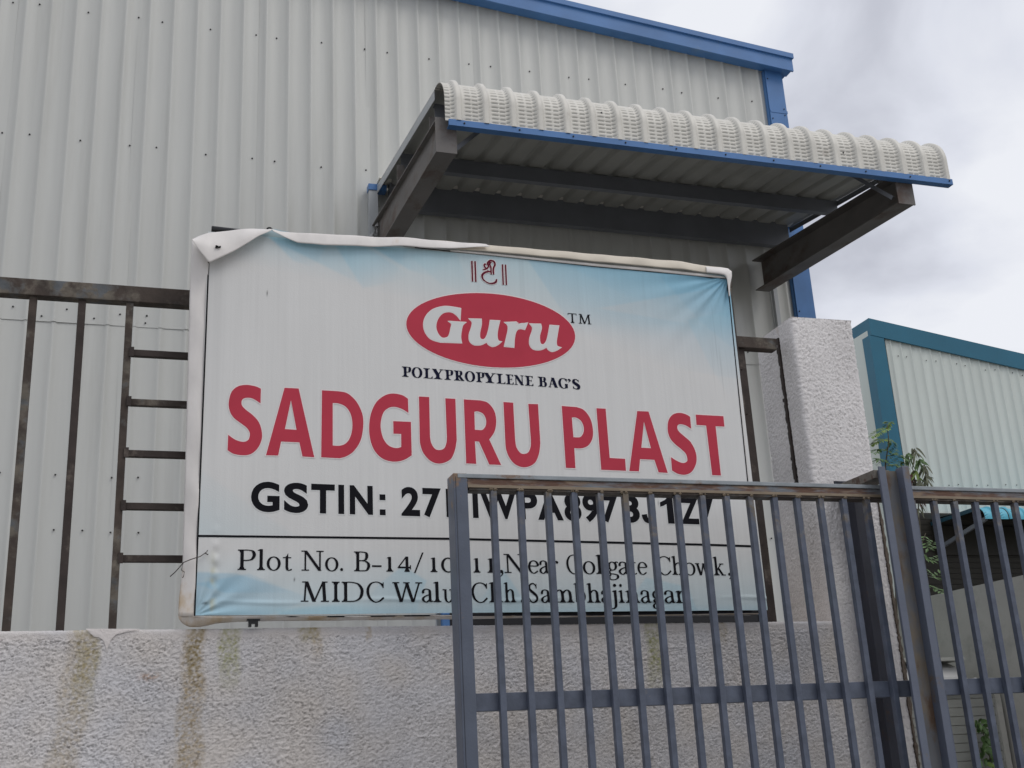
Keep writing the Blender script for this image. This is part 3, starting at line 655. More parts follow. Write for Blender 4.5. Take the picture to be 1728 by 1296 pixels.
tr['S2'] = [smooth_outline(Z(*c3, [(1308,185,1),(1265,160),(1205,148),(1145,165),(1105,220),(1098,310),(1120,385),(1165,440),(1225,490),(1265,530),(1280,570),(1278,605),(1240,620),(1185,600),(1128,565,1),(1138,690,1),(1195,722),(1265,730),(1325,700),(1362,630),(1368,560),(1350,490),(1310,420),(1255,370),(1205,325),(1188,290),(1195,262),(1225,255),(1270,268),(1318,298,1)]))]
def word(name, keys, mt, halo=None, grow=0.0, lift=.0022):
    m = MB()
    for k in keys: letter(tr[k], m, lift, 0)
    o = m.build(name, mt, brd)
    if halo:
        m = MB()
        for k in keys: letter(tr[k], m, lift - .0006, grow)
        m.build(name + '_outline', halo, o)
    return o
word('lettering', ['S', 'A', 'D', 'G', 'U', 'R', 'U2'], M_red, M_halo, 1.7)
word('lettering', ['P', 'L', 'A2', 'S2', 'T'], M_red, M_halo, 1.7)
# oval brand mark
pa, pb = at(*[670 + 78 / 5.082, 480 + 320 / 5.082], YB), at(670 + 1530 / 5.082, 480 + 450 / 5.082, YB)
ptp, pbt = at(670 + 690 / 5.082, 480 + 70 / 5.082, YB), at(670 + 915 / 5.082, 480 + 714 / 5.082, YB)
cen = (pa + pb) / 2; ea = (pb[0] - pa[0]) / 2; eb = (ptp[2] - pbt[2]) / 2; cen[2] = (ptp[2] + pbt[2]) / 2
def ellipse(name, a, b, mt, lift, parent):
    V = [(cen[0], 0, cen[2])]; Fc = []; n = 72; rings = 6
    for r in range(1, rings + 1):
        for k in range(n):
            t = 2 * math.pi * k / n; V.append((cen[0] + a * r / rings * math.cos(t), 0, cen[2] + b * r / rings * math.sin(t)))
    for k in range(n): Fc.append((0, 1 + k, 1 + (k + 1) % n))
    for r in range(rings - 1):
        for k in range(n):
            q = 1 + r * n; Fc.append((q + k, q + n + k, q + n + (k + 1) % n, q + (k + 1) % n))
    V = [(x, YB + float(sheet_dy(x, z)) - lift * .7, z) for x, _, z in V]
    return MB().add(V, Fc).build(name, mt, parent)
em = ellipse('oval_mark', ea, eb, M_red, .0022, brd); ellipse('oval_outline', ea + .0042, eb + .0042, M_halo, .0015, em)
tr['g1'] = [smooth_outline(Z(*c4, [(545,207,1),(480,195),(400,190),(310,215),(250,270),(228,340),(242,410),(290,468),(370,495,1),(553,501,1),(545,455),(550,400),(562,350),(588,326,1),(520,322),(443,317,1),(468,338),(462,375),(448,435),(425,458),(385,460),(350,425),(331,365),(345,300),(385,250),(435,234),(480,242),(515,268),(541,300,1)]))]
tr['g2'] = [smooth_outline(Z(*c4, [(620,295,1),(722,298,1),(722,345),(708,415),(712,462),(740,474),(765,452),(786,390),(800,308,1),(880,312,1),(864,380),(858,440),(868,482),(893,491,1),(860,518),(820,531),(785,515),(770,492,1),(720,516),(660,516),(624,485),(620,430),(638,370),(645,325)]))]
tr['g3'] = [smooth_outline(Z(*c4, [(925,325,1),(1018,322,1),(1022,350,1),(1060,332),(1118,330,1),(1095,385,1),(1055,378),(1025,395),(1008,450),(1002,538,1),(922,530,1),(938,460),(953,390),(950,350)]))]
tr['g4'] = [smooth_outline(Z(*c4, [(1142,338,1),(1232,340,1),(1238,375),(1222,440),(1228,502),(1255,516),(1283,485),(1300,420),(1312,350,1),(1387,355,1),(1376,420),(1366,490),(1374,528),(1405,540,1),(1370,562),(1330,573),(1300,558),(1285,535,1),(1230,559),(1170,553),(1140,515),(1140,460),(1160,400),(1162,365)]))]
word('brand_lettering', ['g1', 'g2', 'g3', 'g4'], M_white, M_halo, 1.1, .0031)

# stroke letters: pen strokes with vertical stress, thin serifs
def catmull(pts, seg=8, closed=False):
    P_ = [np.array(p, float) for p in pts]; n = len(P_); out = []
    rng_ = range(n) if closed else range(n - 1)
    for i in rng_:
        p1, p2 = P_[i], P_[(i + 1) % n]
        p0 = P_[i - 1] if (closed or i > 0) else 2 * p1 - p2
        p3 = P_[(i + 2) % n] if (closed or i + 2 < n) else 2 * p2 - p1
        for k in range(seg):
            t = k / seg; out.append(.5 * (2 * p1 + (p2 - p0) * t + (2 * p0 - 5 * p1 + 4 * p2 - p3) * t * t + (3 * p1 - p0 - 3 * p2 + p3) * t ** 3))
    if not closed: out.append(P_[-1])
    return np.array(out)
def stroke(pts, T, t, closed=False, smooth=True, ws=None):
    c = catmull(pts, 8, closed) if smooth else np.array(pts, float)
    n = len(c)
    if closed: d = np.roll(c, -1, 0) - np.roll(c, 1, 0)
    else: d = np.gradient(c, axis=0)
    d /= np.linalg.norm(d, axis=1)[:, None] + 1e-9
    w = np.sqrt((T * np.abs(d[:, 1]) ** 1.3) ** 2 + (t * np.abs(d[:, 0])) ** 2)
    if ws is not None: w = np.interp(np.linspace(0, 1, n), np.linspace(0, 1, len(ws)), ws)
    nn = np.stack([-d[:, 1], d[:, 0]], 1) * (w / 2)[:, None]
    V = np.empty((2 * n, 2)); V[0::2] = c + nn; V[1::2] = c - nn
    Fc = [(2 * i, 2 * i + 1, 2 * i + 3, 2 * i + 2) for i in range(n - 1)]
    if closed: Fc.append((2 * n - 2, 2 * n - 1, 1, 0))
    return V, Fc
def poly(pts):
    P_ = np.array(pts, float)
    if len(P_) != 4: return P_, [tuple(range(len(P_)))]
    if np.linalg.norm(P_[1] - P_[0]) > np.linalg.norm(P_[2] - P_[1]): P_ = np.roll(P_, -1, 0)
    n = 8; V = []
    for t in np.linspace(0, 1, n + 1): V += [P_[0] + (P_[3] - P_[0]) * t if False else P_[1] + (P_[2] - P_[1]) * t, P_[0] + (P_[3] - P_[0]) * t]
    return np.array(V), [(2 * i, 2 * i + 1, 2 * i + 3, 2 * i + 2) for i in range(n)]
def glyph(ch, T, t, xh=.66):
    E = []; s_ = t * 1.05; sw = T * 1.9
    V = lambda x, a, b: E.append(poly([(x - T / 2, a), (x + T / 2, a), (x + T / 2, b), (x - T / 2, b)]))
    def ft(x, y=0, w=None, side=0):              # foot or head serif with small brackets
        w = w or T * 1.25; x0 = x - (w if side <= 0 else T / 2); x1 = x + (w if side >= 0 else T / 2)
        dy = s_ if y < .01 else -s_
        E.append(poly([(x0, y), (x1, y), (x1, y + dy), (x0, y + dy)]))
        k = T * .35; y2 = y + dy
        for sg, xe in ((-1, x0), (1, x1)):
            if abs(xe - x) > T * .6:
                a = x + sg * T / 2; E.append(poly([(a, y2), (a + sg * k, y2), (a, y2 + dy * 2.2)]))
    Sg = lambda pts, **k: E.append(stroke(pts, T, t, **k))
    Ln = lambda a, b, w: E.append(poly([(a[0] - w / 2, a[1]), (a[0] + w / 2, a[1]), (b[0] + w / 2, b[1]), (b[0] - w / 2, b[1])]))
    Hb = lambda x0, x1, y, w=None: E.append(poly([(x0, y - (w or t) / 2), (x1, y - (w or t) / 2), (x1, y + (w or t) / 2), (x0, y + (w or t) / 2)]))
    def dot(x, y, r): E.append(poly([(x + r * math.cos(a), y + r * math.sin(a)) for a in np.linspace(0, 2 * math.pi, 13)[:-1]]))
    def ring(cx, cy, a, b): Sg([(cx + a * math.cos(q), cy + b * math.sin(q)) for q in np.linspace(0, 2 * math.pi, 13)[:-1]], closed=True)
    h = T / 2; o = t / 2
    if ch == 'P': V(.2, 0, 1); ft(.2); ft(.2, 1, side=-1); Sg([(.2, 1 - o), (.42, 1 - o), (.62, .93), (.7 - h * .2, .74), (.6, .54), (.42, .47), (.2, .47)])
    elif ch == 'R': V(.2, 0, 1); ft(.2); ft(.2, 1, side=-1); Sg([(.2, 1 - o), (.4, 1 - o), (.58, .93), (.64, .76), (.57, .58), (.4, .5), (.2, .5)]); Ln((.78, 0), (.42, .5), T * 1.05); Hb(.72, .95, s_ / 2, s_)
    elif ch == 'B': V(.2, 0, 1); ft(.2, side=-1); ft(.2, 1, side=-1); Sg([(.2, 1 - o), (.4, 1 - o), (.57, .93), (.61, .77), (.55, .6), (.4, .54), (.2, .54)]); Sg([(.38, .54), (.56, .5), (.68, .38), (.68, .2), (.58, .05), (.38, o), (.2, o)])
    elif ch == 'D': V(.2, 0, 1); ft(.2, side=-1); ft(.2, 1, side=-1); Sg([(.2, 1 - o), (.45, 1 - o), (.72, .9), (.88, .68), (.9, .45), (.82, .2), (.62, .05), (.4, o), (.2, o)])
    elif ch == 'L': V(.2, 0, 1); ft(.2, side=-1); ft(.2, 1); Hb(.2, .78, o); E.append(poly([(.74, .22), (.79, .22), (.79, 0), (.62, 0), (.62, t)]))
    elif ch == 'E':
        V(.2, 0, 1); ft(.2, side=-1); ft(.2, 1, side=-1); Hb(.2, .74, o); Hb(.2, .72, 1 - o); Hb(.2, .58, .52)
        E.append(poly([(.71, .24), (.76, .24), (.76, 0), (.6, 0), (.6, t)])); E.append(poly([(.69, .78), (.73, .78), (.73, 1), (.58, 1), (.58, 1 - t)])); E.append(poly([(.56, .64), (.6, .64), (.6, .40), (.56, .40)]))
    elif ch == 'N': Ln((.2, 0), (.2, 1), t * 1.5); Ln((.87, 0), (.2, 1), T * 1.15); Ln((.87, 0), (.87, 1), t * 1.5); Hb(.03, .37, s_ / 2, s_); Hb(.02, .25, 1 - s_ / 2, s_); Hb(.7, 1.04, 1 - s_ / 2, s_)
    elif ch == 'M': Ln((.16, 0), (.22, 1), t * 1.5); Ln((.56, 0), (.24, 1), T * 1.1); Ln((.56, 0), (.94, 1), t * 1.5); Ln((1.0, 0), (.95, 1), T); Hb(0, .32, s_ / 2, s_); Hb(.84, 1.18, s_ / 2, s_); Hb(.06, .26, 1 - s_ / 2, s_); Hb(.93, 1.12, 1 - s_ / 2, s_)
    elif ch == 'I': V(.2, 0, 1); ft(.2); ft(.2, 1)
    elif ch == 'T': V(.4, 0, 1); ft(.4); Hb(0, .8, 1 - o); E.append(poly([(0, .8), (.03, .8), (.1, 1), (0, 1)])); E.append(poly([(.8, .8), (.77, .8), (.7, 1), (.8, 1)]))
    elif ch == 'Y': V(.42, 0, .45); ft(.42); Ln((.42, .42), (.14, 1), T * 1.1); Ln((.46, .42), (.74, 1), t * 1.6); Hb(-.02, .34, 1 - s_ / 2, s_); Hb(.58, .9, 1 - s_ / 2, s_)
    elif ch == 'A': Ln((.78, 0), (.45, 1), T * 1.15); Ln((.12, 0), (.42, 1), t * 1.6); Hb(.22, .64, .34); Hb(0, .28, s_ / 2, s_); Hb(.62, .96, s_ / 2, s_)
    elif ch == 'W': Ln((.36, 0), (.12, 1), T); Ln((.38, 0), (.62, .98), t * 1.5); Ln((.86, 0), (.60, 1), T); Ln((.88, 0), (1.15, 1), t * 1.5); Hb(0, .3, 1 - s_ / 2, s_); Hb(.98, 1.28, 1 - s_ / 2, s_); Hb(.46, .74, 1 - s_ / 2, s_)
    elif ch in 'CG':
        Sg([(.84, .80), (.72, .93), (.5, 1.0), (.26, .92), (.12, .7), (.1, .45), (.2, .17), (.42, 0.0), (.64, .03), (.86, .22)] if ch == 'C' else [(.84, .80), (.72, .93), (.5, 1.0), (.26, .92), (.12, .7), (.1, .45), (.2, .17), (.42, 0.0), (.64, .02), (.8, .1)])
        E.append(poly([(.82, .70), (.87, .70), (.87, .98), (.84, .98), (.78, .86)]))
        if ch == 'G': V(.8, .03, .42); ft(.8, .42 if False else 0, T, 0) if False else Hb(.64, .96, .42, s_)
    elif ch == 'O': ring(.48, .5, .40, .5)
    elif ch in 'Ss':
        k = 1 if ch == 'S' else xh; E.append(stroke([(.55 * k, .80 * k), (.44 * k, .95 * k), (.3 * k, .99 * k), (.13 * k, .9 * k), (.09 * k, .74 * k), (.2 * k, .6 * k), (.42 * k, .45 * k), (.56 * k, .30 * k), (.52 * k, .1 * k), (.32 * k, .005), (.14 * k, .06 * k), (.04 * k, .22 * k)], T, t, ws=[t, t * 1.3, t * 1.2, T * .8, T, T * 1.1, T * 1.15, T * 1.1, T, t * 1.3, t * 1.2, t]))
        E.append(poly([(.53 * k, .72 * k), (.57 * k, .72 * k), (.58 * k, .98 * k), (.55 * k, .98 * k), (.49 * k, .9 * k)])); E.append(poly([(.02 * k, .28 * k), (.06 * k, .28 * k), (.12 * k, .08 * k), (.04 * k, 0), (.01 * k, 0)]))
    elif ch == 'l': V(.15, 0, 1.03); ft(.15); E.append(poly([(.15 - h, 1.03), (.15 + h, 1.05), (.15 - h, .95), (-.02, .97)]))
    elif ch == 'h': V(.15, 0, 1.03); ft(.15); E.append(poly([(.15 - h, 1.03), (.15 + h, 1.05), (.15 - h, .95), (-.02, .97)])); Sg([(.16, xh - .16), (.26, xh - .05), (.4, xh - .0), (.5, xh - .1), (.52, xh - .25)]); V(.52, 0, xh - .2); ft(.52)
    elif ch == 'b': V(.15, .03, 1.03); E.append(poly([(.15 - h, 1.03), (.15 + h, 1.05), (.15 - h, .95), (-.02, .97)])); Sg([(.16, xh - .15), (.28, xh - .02), (.44, xh - .04), (.55, xh * .55), (.48, .1), (.34, 0.0), (.2, .05), (.13, .12)])
    elif ch == 'k': V(.15, 0, 1.03); ft(.15); E.append(poly([(.15 - h, 1.03), (.15 + h, 1.05), (.15 - h, .95), (-.02, .97)])); Ln((.2, .3), (.46, xh), t * 1.6); Ln((.52, 0), (.27, .40), T * 1.0); Hb(.34, .6, xh - s_ / 2, s_); Hb(.42, .68, s_ / 2, s_)
    elif ch == 'n': V(.15, 0, xh); ft(.15); E.append(poly([(.15 - h, xh), (.15 + h, xh + .02), (.15 - h, xh - .09), (-.02, xh - .06)])); Sg([(.16, xh - .16), (.26, xh - .05), (.4, xh), (.5, xh - .1), (.52, xh - .25)]); V(.52, 0, xh - .2); ft(.52)
    elif ch == 'm':
        V(.15, 0, xh); ft(.15); E.append(poly([(.15 - h, xh), (.15 + h, xh + .02), (.15 - h, xh - .09), (-.02, xh - .06)]))
        for q in (0, .36): Sg([(.16 + q, xh - .16), (.26 + q, xh - .05), (.38 + q, xh), (.48 + q, xh - .1), (.5 + q, xh - .25)]); V(.5 + q * 1.02, 0, xh - .2); ft(.5 + q * 1.02)
    elif ch == 'r': V(.15, 0, xh); ft(.15); E.append(poly([(.15 - h, xh), (.15 + h, xh + .02), (.15 - h, xh - .09), (-.02, xh - .06)])); Sg([(.17, xh - .18), (.26, xh - .05), (.38, xh - .01)]); dot(.40, xh - .07, T * .55)
    elif ch == 'u': V(.14, .16, xh); E.append(poly([(.14, xh), (-.02, xh), (-.02, xh - s_), (.14, xh - s_)])); Sg([(.14, .24), (.18, .08), (.3, 0.0), (.42, .05), (.52, .16)]); V(.52, 0, xh); E.append(poly([(.52, xh), (.36, xh), (.36, xh - s_), (.52, xh - s_)])); Hb(.5, .68, s_ / 2, s_)
    elif ch == 'i': V(.15, 0, xh); ft(.15); E.append(poly([(.15 - h, xh), (.15 + h, xh + .02), (.15 - h, xh - .09), (-.02, xh - .06)])); dot(.15, .93, T * .62)
    elif ch == 'j': V(.15, -.1, xh); E.append(poly([(.15 - h, xh), (.15 + h, xh + .02), (.15 - h, xh - .09), (-.02, xh - .06)])); Sg([(.15, -.08), (.12, -.22), (0, -.31), (-.12, -.28)]); dot(.15, .93, T * .62)
    elif ch == 'o': ring(.33, xh / 2, .27, xh / 2)
    elif ch == 'e': Sg([(.09, xh * .58), (.54, xh * .60), (.5, xh * .88), (.34, xh), (.16, xh * .88), (.08, xh * .5), (.16, xh * .14), (.34, 0.0), (.55, .12)])
    elif ch == 'a': Sg([(.08, xh * .78), (.16, xh * .95), (.28, xh), (.42, xh * .9), (.44, xh * .65)]); V(.44, .1, xh * .72); Sg([(.44, .14), (.48, .03), (.58, .05)]); Sg([(.44, xh * .58), (.22, xh * .46), (.09, xh * .28), (.12, .06), (.26, 0.0), (.42, .12)]); dot(.1, xh * .76, T * .5)
    elif ch == 't': V(.2, .1, xh + .04); Hb(0, .42, xh - s_ / 2, s_); E.append(poly([(.2 - h, xh - .02), (.2 + h, xh + .2), (.2 + h, xh)])); Sg([(.2, .16), (.24, .03), (.34, .01), (.45, .06)])
    elif ch == 'g':
        Sg([(.28 + .19 * math.cos(q), xh * .66 + xh * .33 * math.sin(q)) for q in np.linspace(0, 2 * math.pi, 11)[:-1]], closed=True)
        Sg([(.2, xh * .33), (.1, xh * .2), (.16, .03), (.36, 0.0), (.52, -.06), (.52, -.2), (.34, -.3), (.12, -.27), (.07, -.13), (.18, -.02)]); Sg([(.42, xh * .88), (.5, xh), (.6, xh * .96)])
    elif ch == 'w': Ln((.26, 0), (.1, xh), T * .95); Ln((.28, 0), (.44, xh - .01), t * 1.5); Ln((.6, 0), (.43, xh), T * .95); Ln((.62, 0), (.8, xh), t * 1.5); Hb(-.02, .22, xh - s_ / 2, s_); Hb(.68, .92, xh - s_ / 2, s_)
    elif ch == '.': dot(.08, .075, .078)
    elif ch in ",'":
        y = 0 if ch == ',' else .84; dot(.1, .07 + y, .088); E.append(stroke([(.145, .08 + y), (.155, -.04 + y), (.05, -.20 + y)], T, t, ws=[.085, .08, .03]))
    elif ch == '-': Hb(0, .46, .27, .085)
    elif ch == '/': Ln((0, -.06), (.5, 1.0), t * 1.9)
    elif ch == '1': V(.17, 0, .74); ft(.17, 0, .16); E.append(poly([(.17 - h, .74), (.17 + h, .76), (.17 - h, .68), (.02, .68)]))
    elif ch == '0': E.append(stroke([(.35 + .28 * math.cos(q), .37 + .36 * math.sin(q)) for q in np.linspace(0, 2 * math.pi, 13)[:-1]], T, t * 1.3, closed=True))
    elif ch == '4': Ln((.03, .2), (.44, .78), t * 1.5); V(.46, -.0, .78); Hb(.03, .64, .22, T * .62); E.append(poly([(.60, .12), (.65, .12), (.65, .34), (.60, .34)])); ft(.46, 0, .13)
    return E
def serif_line(name, items, base, cap, T, t, mt, lift=.0022, halo=None, weight=None, gap=7):
    k = [i for i in range(1, len(items)) if items[i][1] - items[i - 1][2] > gap]
    for a, b in zip([0] + k, k + [len(items)]): serif_word(name, items[a:b], base, cap, T, t, mt, lift, halo)
def serif_word(name, items, base, cap, T, t, mt, lift, halo):
    """items: (char, x0, x1) extents in picture points; base: two points of the baseline; cap: cap height in metres at the board"""
    (xa, ya), (xb, yb) = base; m = MB(); mh = MB(); n = 0
    for ch, x0, x1 in items:
        E = glyph(ch, T, t); al = np.concatenate([v for v, f in E]); g0, g1 = al[:, 0].min(), al[:, 0].max()
        y0 = ya + (yb - ya) * (x0 - xa) / (xb - xa); y1 = ya + (yb - ya) * (x1 - xa) / (xb - xa)
        A_, B_ = at(x0, y0, YB), at(x1, y1, YB); E_ = E
        if halo:
            for v, f in glyph(ch, T + .09, t + .09): 
                V = []
                for gx_, gy_ in v:
                    p = A_ + (B_ - A_) * ((gx_ - g0) / (g1 - g0)); p[2] += gy_ * cap; V.append((p[0], YB + float(sheet_dy(p[0], p[2])) - lift + .0007, p[2]))
                mh.add(V, f)
        for i, (v, f) in enumerate(E):
            V = []
            for gx_, gy_ in v:
                p = A_ + (B_ - A_) * ((gx_ - g0) / (g1 - g0)); p[2] += gy_ * cap
                V.append((p[0], YB + float(sheet_dy(p[0], p[2])) - .0012 - .00004 * i, p[2]))
            m.add(V, f)
    o = m.build(name, mt, brd)
    if halo: mh.build(name + '_outline', halo, o)
    return o
a6 = lambda x: x / 4.32 + 380; a7 = lambda x: x / 3.456 + 780
capm_ = at(104, 0, YB)[2]
CAPH = (at(404.5, 927.3, YB)[2] - at(401, 961.6, YB)[2])
L1 = [('P', a6(90), a6(222)), ('l', a6(232), a6(290)), ('o', a6(302), a6(404)), ('t', a6(420), a6(487)), ('N', a6(555), a6(718)), ('o', a6(728), a6(826)), ('.', a6(838), a6(860)),
      ('B', a6(940), a6(1058)), ('-', a6(1070), a6(1140)), ('1', a6(1175), a6(1225)), ('4', a6(1255), a6(1355)), ('/', a6(1375), a6(1450)), ('1', a6(1497), a6(1547)), ('0', a6(1575), a6(1680)), (',', a7(-2), a7(22)),
      ('1', a7(66), a7(106)), ('1', a7(148), a7(190)), (',', a7(218), a7(240)), ('N', a7(245), a7(368)), ('e', a7(385), a7(450)), ('a', a7(450), a7(507)), ('r', a7(512), a7(564)),
      ('C', a7(610), a7(692)), ('o', a7(705), a7(778)), ('l', a7(782), a7(824)), ('g', a7(848), a7(914)), ('a', a7(912), a7(974)), ('t', a7(974), a7(1020)), ('e', a7(1024), a7(1083)),
      ('C', a7(1138), a7(1222)), ('h', a7(1226), a7(1294)), ('o', a7(1296), a7(1363)), ('w', a7(1362), a7(1462)), ('k', a7(1468), a7(1537)), (',', a7(1550), a7(1577))]
serif_line('address_lettering', L1, ((a6(90), 961.6), (a7(1500), 971.0)), CAPH, .135, .050, M_blackp)
L2 = [('M', a6(550), a6(757)), ('I', a6(778), a6(835)), ('D', a6(850), a6(1010)), ('C', a6(1030), a6(1160)), ('W', a6(1220), a6(1440)), ('a', a6(1432), a6(1515)), ('l', a6(1517), a6(1575)), ('u', a6(1587), a6(1676)), ('j', a6(1680), a6(1715)),
      ('C', a7(55), a7(150)), ('h', a7(158), a7(238)), ('h', a7(244), a7(314)), ('.', a7(340), a7(355)), ('S', a7(388), a7(443)), ('a', a7(458), a7(518)), ('m', a7(522), a7(652)), ('b', a7(652), a7(722)), ('h', a7(728), a7(808)), ('a', a7(810), a7(870)),
      ('j', a7(862), a7(905)), ('i', a7(913), a7(946)), ('n', a7(953), a7(1036)), ('a', a7(1040), a7(1101)), ('g', a7(1108), a7(1172)), ('a', a7(1178), a7(1243)), ('r', a7(1246), a7(1302))]
serif_line('address_lettering', L2, ((507.3, 1015.3), (1141.7, 1017.8)), CAPH, .135, .050, M_blackp)
a8 = lambda x: x / 5.4 + 670
LP = [('P', 45, 130), ('O', 135, 232), ('L', 242, 325), ('Y', 322, 428), ('P', 433, 515), ('R', 520, 615), ('O', 620, 715), ('P', 722, 800), ('Y', 796, 905), ('L', 910, 990), ('E', 995, 1065), ('N', 1072, 1160), ('E', 1170, 1245), ('B', 1288, 1370), ('A', 1383, 1470), ('G', 1475, 1562), ("'", 1562, 1590), ('S', 1602, 1675)]
serif_line('product_lettering', [(c, a8(a), a8(b)) for c, a, b in LP], ((a8(45), 635.4), (a8(1600), 655.6)), at(678, 618.4, YB)[2] - at(678, 635.4, YB)[2], .27, .06, M_navy)
a4 = lambda x: x / 5.082 + 670
serif_line('mark_lettering', [('T', a4(1470), a4(1545)), ('M', a4(1560), a4(1668))], ((a4(1500), 544.6), (a4(1660), 547.0)), .0415, .14, .065, M_blackp)
# bold sans number line
def font_char(ch, off):
    cu = bpy.data.curves.new('t', 'FONT'); cu.body = ch; cu.offset = off; cu.resolution_u = 6
    ob = bpy.data.objects.new('t', cu); me = bpy.data.meshes.new_from_object(ob)
    v = np.array([tuple(x.co) for x in me.vertices])[:, :2]; f = [tuple(p.vertices) for p in me.polygons]
    bpy.data.objects.remove(ob); bpy.data.curves.remove(cu); bpy.data.meshes.remove(me); return v, f
OFF = .036
b4 = lambda x: x / 4.547 + 400; b5 = lambda x: x / 3.757 + 770
LG = [('G', b4(105), b4(325)), ('S', b4(358), b4(545)), ('T', b4(568), b4(750)), ('I', b4(777), b4(822)), ('N', b4(865), b4(1043)), (':', b4(1095), b4(1140)), ('2', b4(1262), b4(1405)), ('7', b4(1427), b4(1570)), ('D', b4(1608), b5(79)),
      ('I', b5(107), b5(142)), ('W', b5(152), b5(387)), ('P', b5(402), b5(520)), ('A', b5(520), b5(682)), ('8', b5(690), b5(798)), ('9', b5(808), b5(912)), ('7', b5(925), b5(1036)), ('3', b5(1060), b5(1168)), ('J', b5(1180), b5(1272)), ('1', b5(1303), b5(1385)), ('Z', b5(1426), b5(1548)), ('7', b5(1545), b5(1644))]
vI, _ = font_char('I', OFF); cy0, cy1 = vI[:, 1].min(), vI[:, 1].max()
gb = lambda x: 866.6 + (884.6 - 866.6) * (x - 545.2) / (1166.6 - 545.2)
capg = at(545.2, 817.2, YB)[2] - at(545.2, 866.6, YB)[2]
def own(ch, off):                     # digits and letters drawn as plain outlines, one unit high
    if ch == '1': p = [(.30, 0), (.52, 0), (.52, 1), (.36, 1), (.26, .88), (.08, .78), (.08, .62), (.20, .66), (.30, .73)]
    elif ch == 'J': p = [tuple(q) for q in smooth_outline([(.32, 1, 1), (.54, 1, 1), (.54, .34, 1), (.50, .12), (.40, .01), (.26, -.02), (.10, .04), (.02, .18), (.0, .30, 1), (.2, .33, 1), (.22, .21), (.27, .16), (.31, .2), (.32, .34, 1)], 5)]
    elif ch == ':':
        q = [np.array([(0, a), (.22, a), (.22, a + .2), (0, a + .2)], float) for a in (0, .52)]
        return fill([offset_poly(w, off) for w in q])
    p = offset_poly(np.array(p, float)[::-1], off); return fill([p])
groups = [[0, 6], [6, 8], [8, len(LG)]]
for ga, gb_ in groups:
    m = MB(); mh = MB()
    for ch, x0, x1 in LG[ga:gb_]:
        for off, mm, lf in ((OFF, m, .0018), (OFF + .028, mh, .001)):
            if ch in '1J:': v, f = own(ch, 0 if mm is m else .035); c0, c1 = 0, 1
            else: v, f = font_char(ch, off); c0, c1 = cy0, cy1
            if off == OFF: vx0, vx1 = v[:, 0].min(), v[:, 0].max()
            A_, B_ = at(x0, gb(x0), YB), at(x1, gb(x1), YB); V = []
            for a, b in v:
                p = A_ + (B_ - A_) * ((a - vx0) / (vx1 - vx0)); p[2] += (b - c0) / (c1 - c0) * capg
                V.append((p[0], YB + float(sheet_dy(p[0], p[2])) - lf * .7, p[2]))
            mm.add(V, f)
    o = m.build('number_lettering', M_blackp, brd); mh.build('number_outline', M_white, o)
# small invocation mark at the top: two pairs of bars and a looped sign
s5 = lambda x, y: (x / 17.28 + 780, y / 17.28 + 430)
m = MB(); mh = MB()
def pxstroke(pts, ws, mm, lift, grow=0, closed=False, smooth=True):
    ws = [w * 1.2 + grow for w in ws]
    v, f = stroke([s5(*p) for p in pts], 1, 1, closed=closed, smooth=smooth, ws=[w / 17.28 for w in ws]); mm.add([onb(x, y, lift) for x, y in v], f)
els = [([(278, 180), (300, 782)], [40, 36], 0), ([(370, 188), (396, 792)], [40, 38], 0), ([(1170, 280), (1196, 878)], [36, 36], 0), ([(1260, 288), (1288, 882)], [36, 36], 0),
       ([(770, 340), (740, 250), (790, 185), (860, 175), (930, 215), (950, 300), (915, 375), (905, 470), (915, 575)], [40, 50, 48, 40, 46, 44, 46, 44, 36], 1),
       ([(855, 225), (810, 235), (800, 290), (835, 320)], [20, 46, 44, 14], 1), ([(700, 290), (660, 270), (637, 300), (655, 355), (690, 392)], [24, 34, 38, 40, 30], 1),
       ([(598, 430), (660, 428), (735, 385), (775, 320)], [18, 38, 44, 30], 1), ([(790, 360), (830, 350), (838, 450), (845, 572)], [20, 34, 38, 36], 1), ([(730, 440), (770, 480), (830, 500)], [12, 20, 28], 1),
       ([(830, 495), (740, 492), (640, 530), (582, 600), (600, 700), (680, 780), (790, 832), (900, 832), (980, 790), (1004, 708)], [36, 40, 52, 56, 36, 26, 28, 44, 52, 30], 1)]
for i, (p, w, sm) in enumerate(els):
    pxstroke(p, w, m, .0026 + .00005 * i, smooth=bool(sm)); pxstroke(p, w, mh, .0016 + .00003 * i, 34, smooth=bool(sm))
o = m.build('emblem', M_maroon, brd); mh.build('emblem_outline', M_halo, o)

# ---- white margins, folded flap, frame --------------------------------------
zl = lambda pts, Y: [at(x, y, Y) for x, y in pts]
inner = [(352.5, 440), (349.5, 500), (341, 700), (335, 850), (330.5, 960), (328, 1040)]
outer = [(324, 405), (320, 500), (315, 700), (311, 850), (308, 960), (302, 1012), (301, 1040)]
P1 = ruled('left_margin', zl(outer, 4.185), zl(inner, 4.1645), M_margin, brd, 90, 10, bulge=.004, wav=.003, seed=4, thick=.0015)
inner = [(328, 1040), (400, 1040.5), (560, 1040.8), (760, 1038.7), (1000, 1038.3), (1286, 1033.5)]
outer = [(301, 1040), (305, 1050), (318, 1058), (338, 1058), (365, 1052), (400, 1049), (470, 1047.5), (560, 1047), (760, 1045), (1000, 1040.5), (1290, 1036)]
P2 = ruled('bottom_margin', zl(outer, 4.20), zl(inner, 4.1645), M_margin, brd, 160, 8, bulge=.005, wav=.003, seed=5, thick=.0015)
ruled('right_margin', zl([(1230, 470), (1240, 570), (1262, 760), (1284, 960), (1292, 1036)], 4.19), zl([(1227.5, 466), (1236.5, 560), (1258, 760), (1278, 960), (1286, 1034)], 4.1645), M_margin, brd, 60, 5, thick=.0015)
